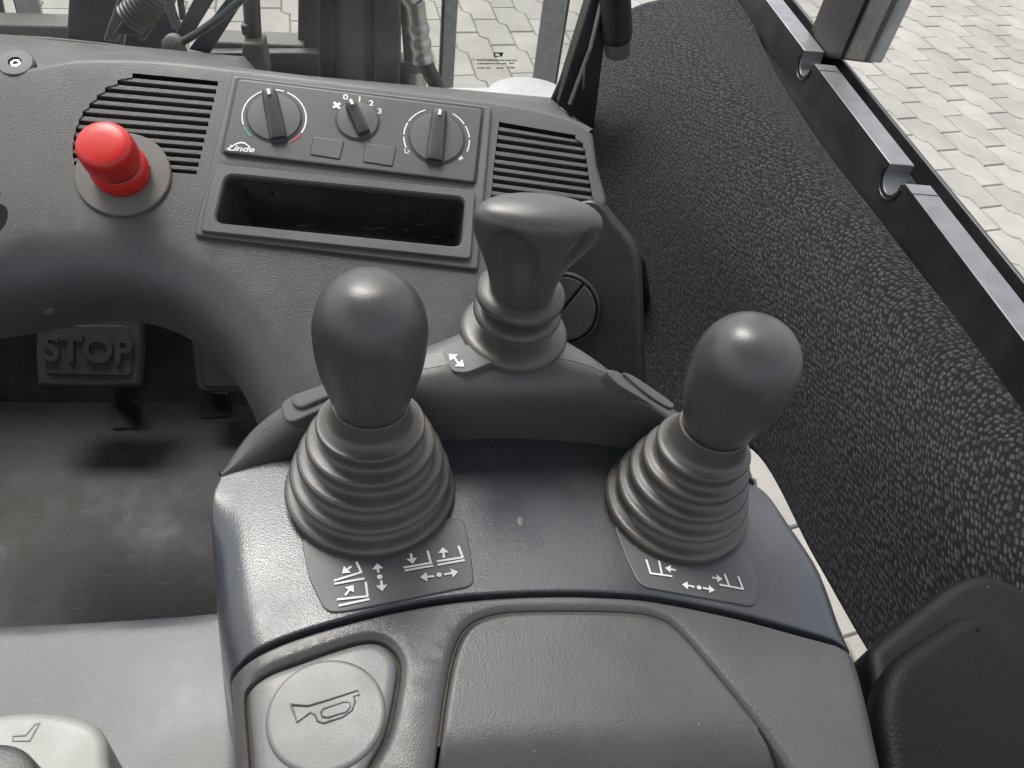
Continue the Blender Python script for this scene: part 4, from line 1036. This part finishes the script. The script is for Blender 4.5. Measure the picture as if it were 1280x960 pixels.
# mast
mt = thing('lift_mast', 'dark steel lift mast channels with grey cylinder beyond the windscreen', 'mast', aty(437, 300, 1.3)*1)
for nm, u0, u1, y, dp, m in (('channel', 372, 401, 1.30, 0.10, M_mast), ('channel', 400, 419, 1.33, 0.08, M_black), ('channel', 468, 501, 1.30, 0.09, M_mast)):
    ybox(nm, [(u0-1, 190), (u1-2, 190), (u1, -60), (u0+1, -60)], y, dp, m, mt)
cx0, cx1 = aty(418, 190, 1.32), aty(470, -60, 1.32)
ca, cb = aty(443, 190, 1.345), aty(445, -60, 1.345); tube('cylinder', [ca, cb], (aty(470, 50, 1.345).x-aty(418, 50, 1.345).x)/2, M_mastg, mt, 28)
# hydraulic hose with crimped fitting
hh = thing('hydraulic_hose', 'black hydraulic hose with crimped silver fitting beside the mast', 'hose', aty(555, 130, 1.25))
tube('hose', [aty(u, v, 1.22) for u, v in spline([(529, 70), (536, 88), (546, 108), (556, 140), (566, 190)], 5)], 0.0125, M_black, hh, 16)
fp0, fp1 = aty(528, 76, 1.215), aty(518, 0, 1.215)
ts = [i/24 for i in range(25)]
tube('fitting', [fp0.lerp(fp1, t) for t in ts], [0.0155+(0.0022 if (i//3) % 2 == 0 and i < 18 else 0) for i in range(25)], M_steel, hh, 18)
tube('elbow', [fp1.lerp(fp0, 0.05), aty(508, -12, 1.22), aty(494, -30, 1.23)], 0.016, M_steel, hh, 16)
tc_ = thing('tilt_cylinder', 'pale steel cylinder standing between mast and hose', 'cylinder', aty(516, 190, 1.36))
tube('barrel', [aty(516, 190, 1.36), aty(516, 78, 1.36)], 0.024, M_steel, tc_, 20); tube('rod', [aty(516, 80, 1.36), aty(508, -40, 1.36)], 0.015, M_mast, tc_, 16)
tube('gland', [aty(516, 84, 1.36), aty(515.6, 72, 1.36)], 0.027, M_mastg, tc_, 20)
# guard bars
for (u0, v0, u1, v1, y, wd, lab) in ((559, 112, 568, -60, 1.42, 0.022, 'slim grey guard bar just right of the hydraulic hose'), (676, 122, 703, -60, 1.40, 0.042, 'wide grey guard bar nearest the door pillar'),
                               (49, 58, 26, -30, 1.40, 0.036, 'grey guard bar in front of pale paving at the far left'), (3, 62, -16, -30, 1.40, 0.03, 'rusty guard bar cut by the left picture edge')):
    a, b = aty(u0, v0, y), aty(u1, v1, y); d = (b-a).normalized()
    g = thing('guard_bar', lab, 'bar', a-d*0.3, 'guard bars beyond the windscreen')
    bar('face', a-d*0.3, b+d*0.2, wd, 0.012, M_post if u0 > 10 else M_mast, g)
    sg = -1 if u0 < 300 else (-1 if u0 < 600 else 1)
    bar('web', a-d*0.3+Vector((sg*wd*0.5, 0.022, 0)), b+d*0.2+Vector((sg*wd*0.5, 0.022, 0)), 0.012, 0.04, M_mast, g)
# cross beam, post
cb_ = thing('cross_beam', 'dusty horizontal cross beam at the foot of the mast', 'beam', aty(300, 70, 1.2))
for px in ([(-500, 18), (105, 34), (105, 62), (-500, 46)], [(262, 52), (380, 57), (380, 68), (262, 64)]): ybox('beam', px, 1.28, 0.05, M_beam, cb_)
ybox('plate', [(200, 66), (400, 66), (400, 130), (200, 130)], 1.26, 0.02, M_mast, cb_)
rp = thing('round_post', 'short grey upright post with clip left of the mast', 'post', aty(318, 95, 1.22))
tube('tube', [aty(319, 95, 1.22), aty(312, -40, 1.22)], 0.0125, M_mast, rp, 18)
ybox('clip', [(300, 32), (312, 32), (312, 44), (303, 46)], 1.205, 0.02, M_mast, rp); ybox('foot', [(303, 54), (328, 55), (336, 98), (300, 96)], 1.19, 0.04, M_beam, rp)
# navy chassis plates
nv = thing('chassis_plate', 'navy blue flat chassis plate left of the spring strut', 'plate', aty(115, 60, 1.15))
ybox('plate', [(82, 62), (150, 64), (172, -60), (89, -60)], 1.15, 0.02, M_navy, nv)
nv2 = thing('chassis_plate', 'navy blue sloping chassis plate behind the wiper arms', 'plate', aty(190, 70, 1.16))
ybox('plate', [(150, 72), (232, 72), (212, 10), (200, -40), (176, -40)], 1.18, 0.02, M_navy, nv2)
# spring strut
st = thing('spring_strut', 'grey strut with exposed coil spring behind the glass', 'strut', aty(140, 60, 1.05))
ybox('rail', [(128, 52), (146, 54), (186, -40), (160, -40)], 1.05, 0.012, M_mastg, st); ybox('end_block', [(140, 44), (176, 46), (182, 22), (160, 14)], 1.04, 0.03, M_black, st)
s0, s1 = aty(164, 24, 1.045), aty(204, -16, 1.045); ax = (s1-s0); q1 = ax.cross(Vector((0, 1, 0))).normalized(); q2 = ax.cross(q1).normalized()
tube('spring', [s0+ax*(i/240)+q1*0.018*math.cos(i*2*math.pi/24)+q2*0.018*math.sin(i*2*math.pi/24) for i in range(241)], 0.0026, M_mast, st, 6)
ybox('guide', [(172, 52), (180, 52), (222, -8), (214, -12)], 1.05, 0.02, M_mast, st)
# wiper
wp = thing('windscreen_wiper', 'black wiper arm and blade crossing low over the outside of the windscreen', 'wiper', aty(215, 68, 0.89))
ybox('arm', [(220, 42), (232, 58), (292, -40), (262, -40)], 0.89, 0.010, M_black, wp, 0.001)
ybox('linkage', [(236, 62), (262, 68), (318, -20), (300, -24)], 0.90, 0.006, M_navy, wp, 0.001)
tube('blade', [aty(u, v, 0.88) for u, v in spline([(203, 66), (225, 54), (255, 36), (285, 14), (312, -10)], 5)], 0.0052, M_black, wp, 10, flat=0.8)
lathe('pivot', Frame(aty(216, 57, 0.875), Vector((0, -1, 0.2))), [(0.011, -0.01), (0.011, 0.004), (0.008, 0.007), (0.001, 0.008)], M_beam, wp, 20)
cs = thing('flat_cable', 'rusty narrow cable stay rising behind the wiper', 'cable', aty(215, 36, 1.0))
tube('stay', [aty(u, v, 1.0) for u, v in ((222, 34), (214, 14), (206, -20))], 0.006, M_beam, cs, 10); tube('conduit', [aty(u, v, 1.0) for u, v in ((229, 24), (226, 4), (224, -20))], 0.004, M_mast, cs, 10)
# ------------------------------------------------------------------ pedals
YP = 0.74
def tilted(u, v, y, el): return Frame(aty(u, v, y), Vector((0, -math.sin(el), math.cos(el))))
fpd = tilted(110, 440, YP, R(50))
bp_ = thing('brake_pedal', 'dusty rubber brake pedal with raised STOP lettering', 'pedal', fpd.o-Vector((0, 0, 0.1)))
ppx = [(45, 402), (52, 394), (168, 396), (176, 404), (174, 470), (160, 484), (62, 484), (46, 476)]
M_ped = plastic('pedal_rubber', (0.03, 0.029, 0.027), 0.7, 600, 0.3, 0.6, dustc=(0.075, 0.068, 0.058))
slab('pad', fpd, [tuple(p)[:2] for p in fpd.poly(spline(ppx, 3, True))], M_ped, bp_, top=0.0, bottom=-0.016, fil=0.005, step=0.03, bot=True)
slab('inner_pad', fpd, rounded([tuple(p)[:2] for p in fpd.poly([(60, 406), (162, 407), (166, 470), (58, 468)])], 0.008), M_ped, bp_, top=0.002, bottom=-0.002, fil=0.0015, step=None)
c = fpd.px(111, 438); wst = abs(fpd.px(172, 438)[0]-fpd.px(50, 438)[0])
text('lettering', 'STOP', fpd, c, wst*0.385, M_ped, bp_, h=0.0035, ext=0.002, off=0.0013, sx=1.0)
bar('arm', aty(152, 478, YP+0.02), aty(160, 535, YP+0.06), 0.022, 0.012, M_black, bp_); 
fa = tilted(275, 455, YP+0.02, R(48))
ap = thing('accelerator_pedal', 'plain dusty accelerator pedal half hidden behind the dashboard edge', 'pedal', fa.o-Vector((0, 0, 0.1)))
slab('pad', fa, rounded([tuple(p)[:2] for p in fa.poly([(238, 420), (318, 425), (322, 492), (246, 490)])], 0.01), M_ped, ap, top=0.0, bottom=-0.014, fil=0.004, step=None, bot=True)
slab('inner_pad', fa, rounded([tuple(p)[:2] for p in fa.poly([(252, 438), (310, 438), (312, 484), (254, 484)])], 0.01), M_ped, ap, top=0.003, bottom=-0.002, fil=0.002, step=None)
bar('arm', aty(275, 488, YP+0.04), aty(276, 515, YP+0.06), 0.022, 0.012, M_black, ap)
# floor slots of the pedals
for px in ([(141, 490), (178, 488), (174, 536), (140, 538)], [(250, 492), (290, 494), (288, 522), (252, 524)]):
    q = [atz(u, v, -0.90)+Vector((0, 0, 0.004)) for u, v in px]
    mk('pedal_slot', q, [[0, 1, 2, 3]], M_line, floor, smooth=False)
# bracket with bolt at the far left
bk = thing('steering_bracket', 'black sloping bracket with small bright bolt left of the brake pedal', 'bracket', aty(20, 360, 0.43))
bar('strut', aty(-40, 322, 0.425), aty(26, 396, 0.44), 0.007, 0.006, M_black, bk)
lathe('bolt', Frame(aty(61, 388, 0.434), Vector((0, -0.9, -0.1))), [(0.0046, -0.02), (0.0046, 0.0005), (0.0028, 0.001), (0.0028, 0.0026), (0.0006, 0.003)], M_steel, bk, 6)
cl = thing('column_switch', 'grey switch stalk tip at the left picture edge', 'switch', fp(-8, 270))
tube('stalk', [fp(-40, 262, 0.03), fp(-20, 270, 0.03), fp(-8, 276, 0.03)], 0.012, M_frame, cl, 14); tube('tip', [fp(-20, 236, 0.03), fp(-10, 240, 0.03), fp(-3, 243, 0.03)], [0.006, 0.005, 0.003], M_teal, cl, 10)
# ------------------------------------------------------------------ seat base cover and adjuster
ZS = -0.50
FS = Frame(atz(150, 860, ZS), Vector((0, 0.10, 1)))
sp = [(-420, 790), (-140, 775), (0, 770), (120, 768), (225, 764), (275, 760), (300, 764), (312, 830), (316, 1000), (318, 1150), (-420, 1150)]
sb_ = thing('seat_box', 'smooth blue-grey seat box with pale adjuster handle filling the lower left corner', 'seat box', atz(150, 860, ZS-0.3))
sc_ = slab('cover', FS, resample([tuple(p)[:2] for p in FS.poly(spline(sp, 3, True))], 0.01), M_seat, sb_, top=0.0, bottom=-0.30, fil=0.014, seg=6, step=0.015,
           deform=lambda x, y, h: (x, y, h+0.006*math.sin(x*16+0.5)*math.exp(-((y+0.02)/0.1)**2)))
FZh = Frame(atz(70, 930, -0.44), Vector((0, 0.06, 1)))
ah = slab('adjuster_handle', FZh, resample([tuple(p)[:2] for p in FZh.poly(spline([(-80, 925), (-30, 898), (20, 888), (70, 889), (112, 899), (130, 918), (134, 950), (134, 1060), (-80, 1060)], 3, True))], 0.004), M_handle, sb_, top=0.0, bottom=-0.055, fil=0.006, seg=5, step=0.012)
glyph('embossed_mark', FZh, [[FZh.px(*p) for p in s] for s in ([(16, 926), (37, 926)], [(37, 926), (50, 903)], [(50, 903), (44, 905)], [(44, 905), (32, 919)], [(32, 919), (16, 920)], [(16, 920), (16, 926)])], 0.0006, M_mastg, ah, h=0.0006)
FK = Frame(atz(-28, 1004, -0.425), Vector((0, 0, 1)))
kn = lathe('adjuster_knob', FK, [(0.026, -0.06), (0.026, 0.0), (0.025, 0.003), (0.022, 0.0045), (0.001, 0.005)], M_black, sb_, 40)
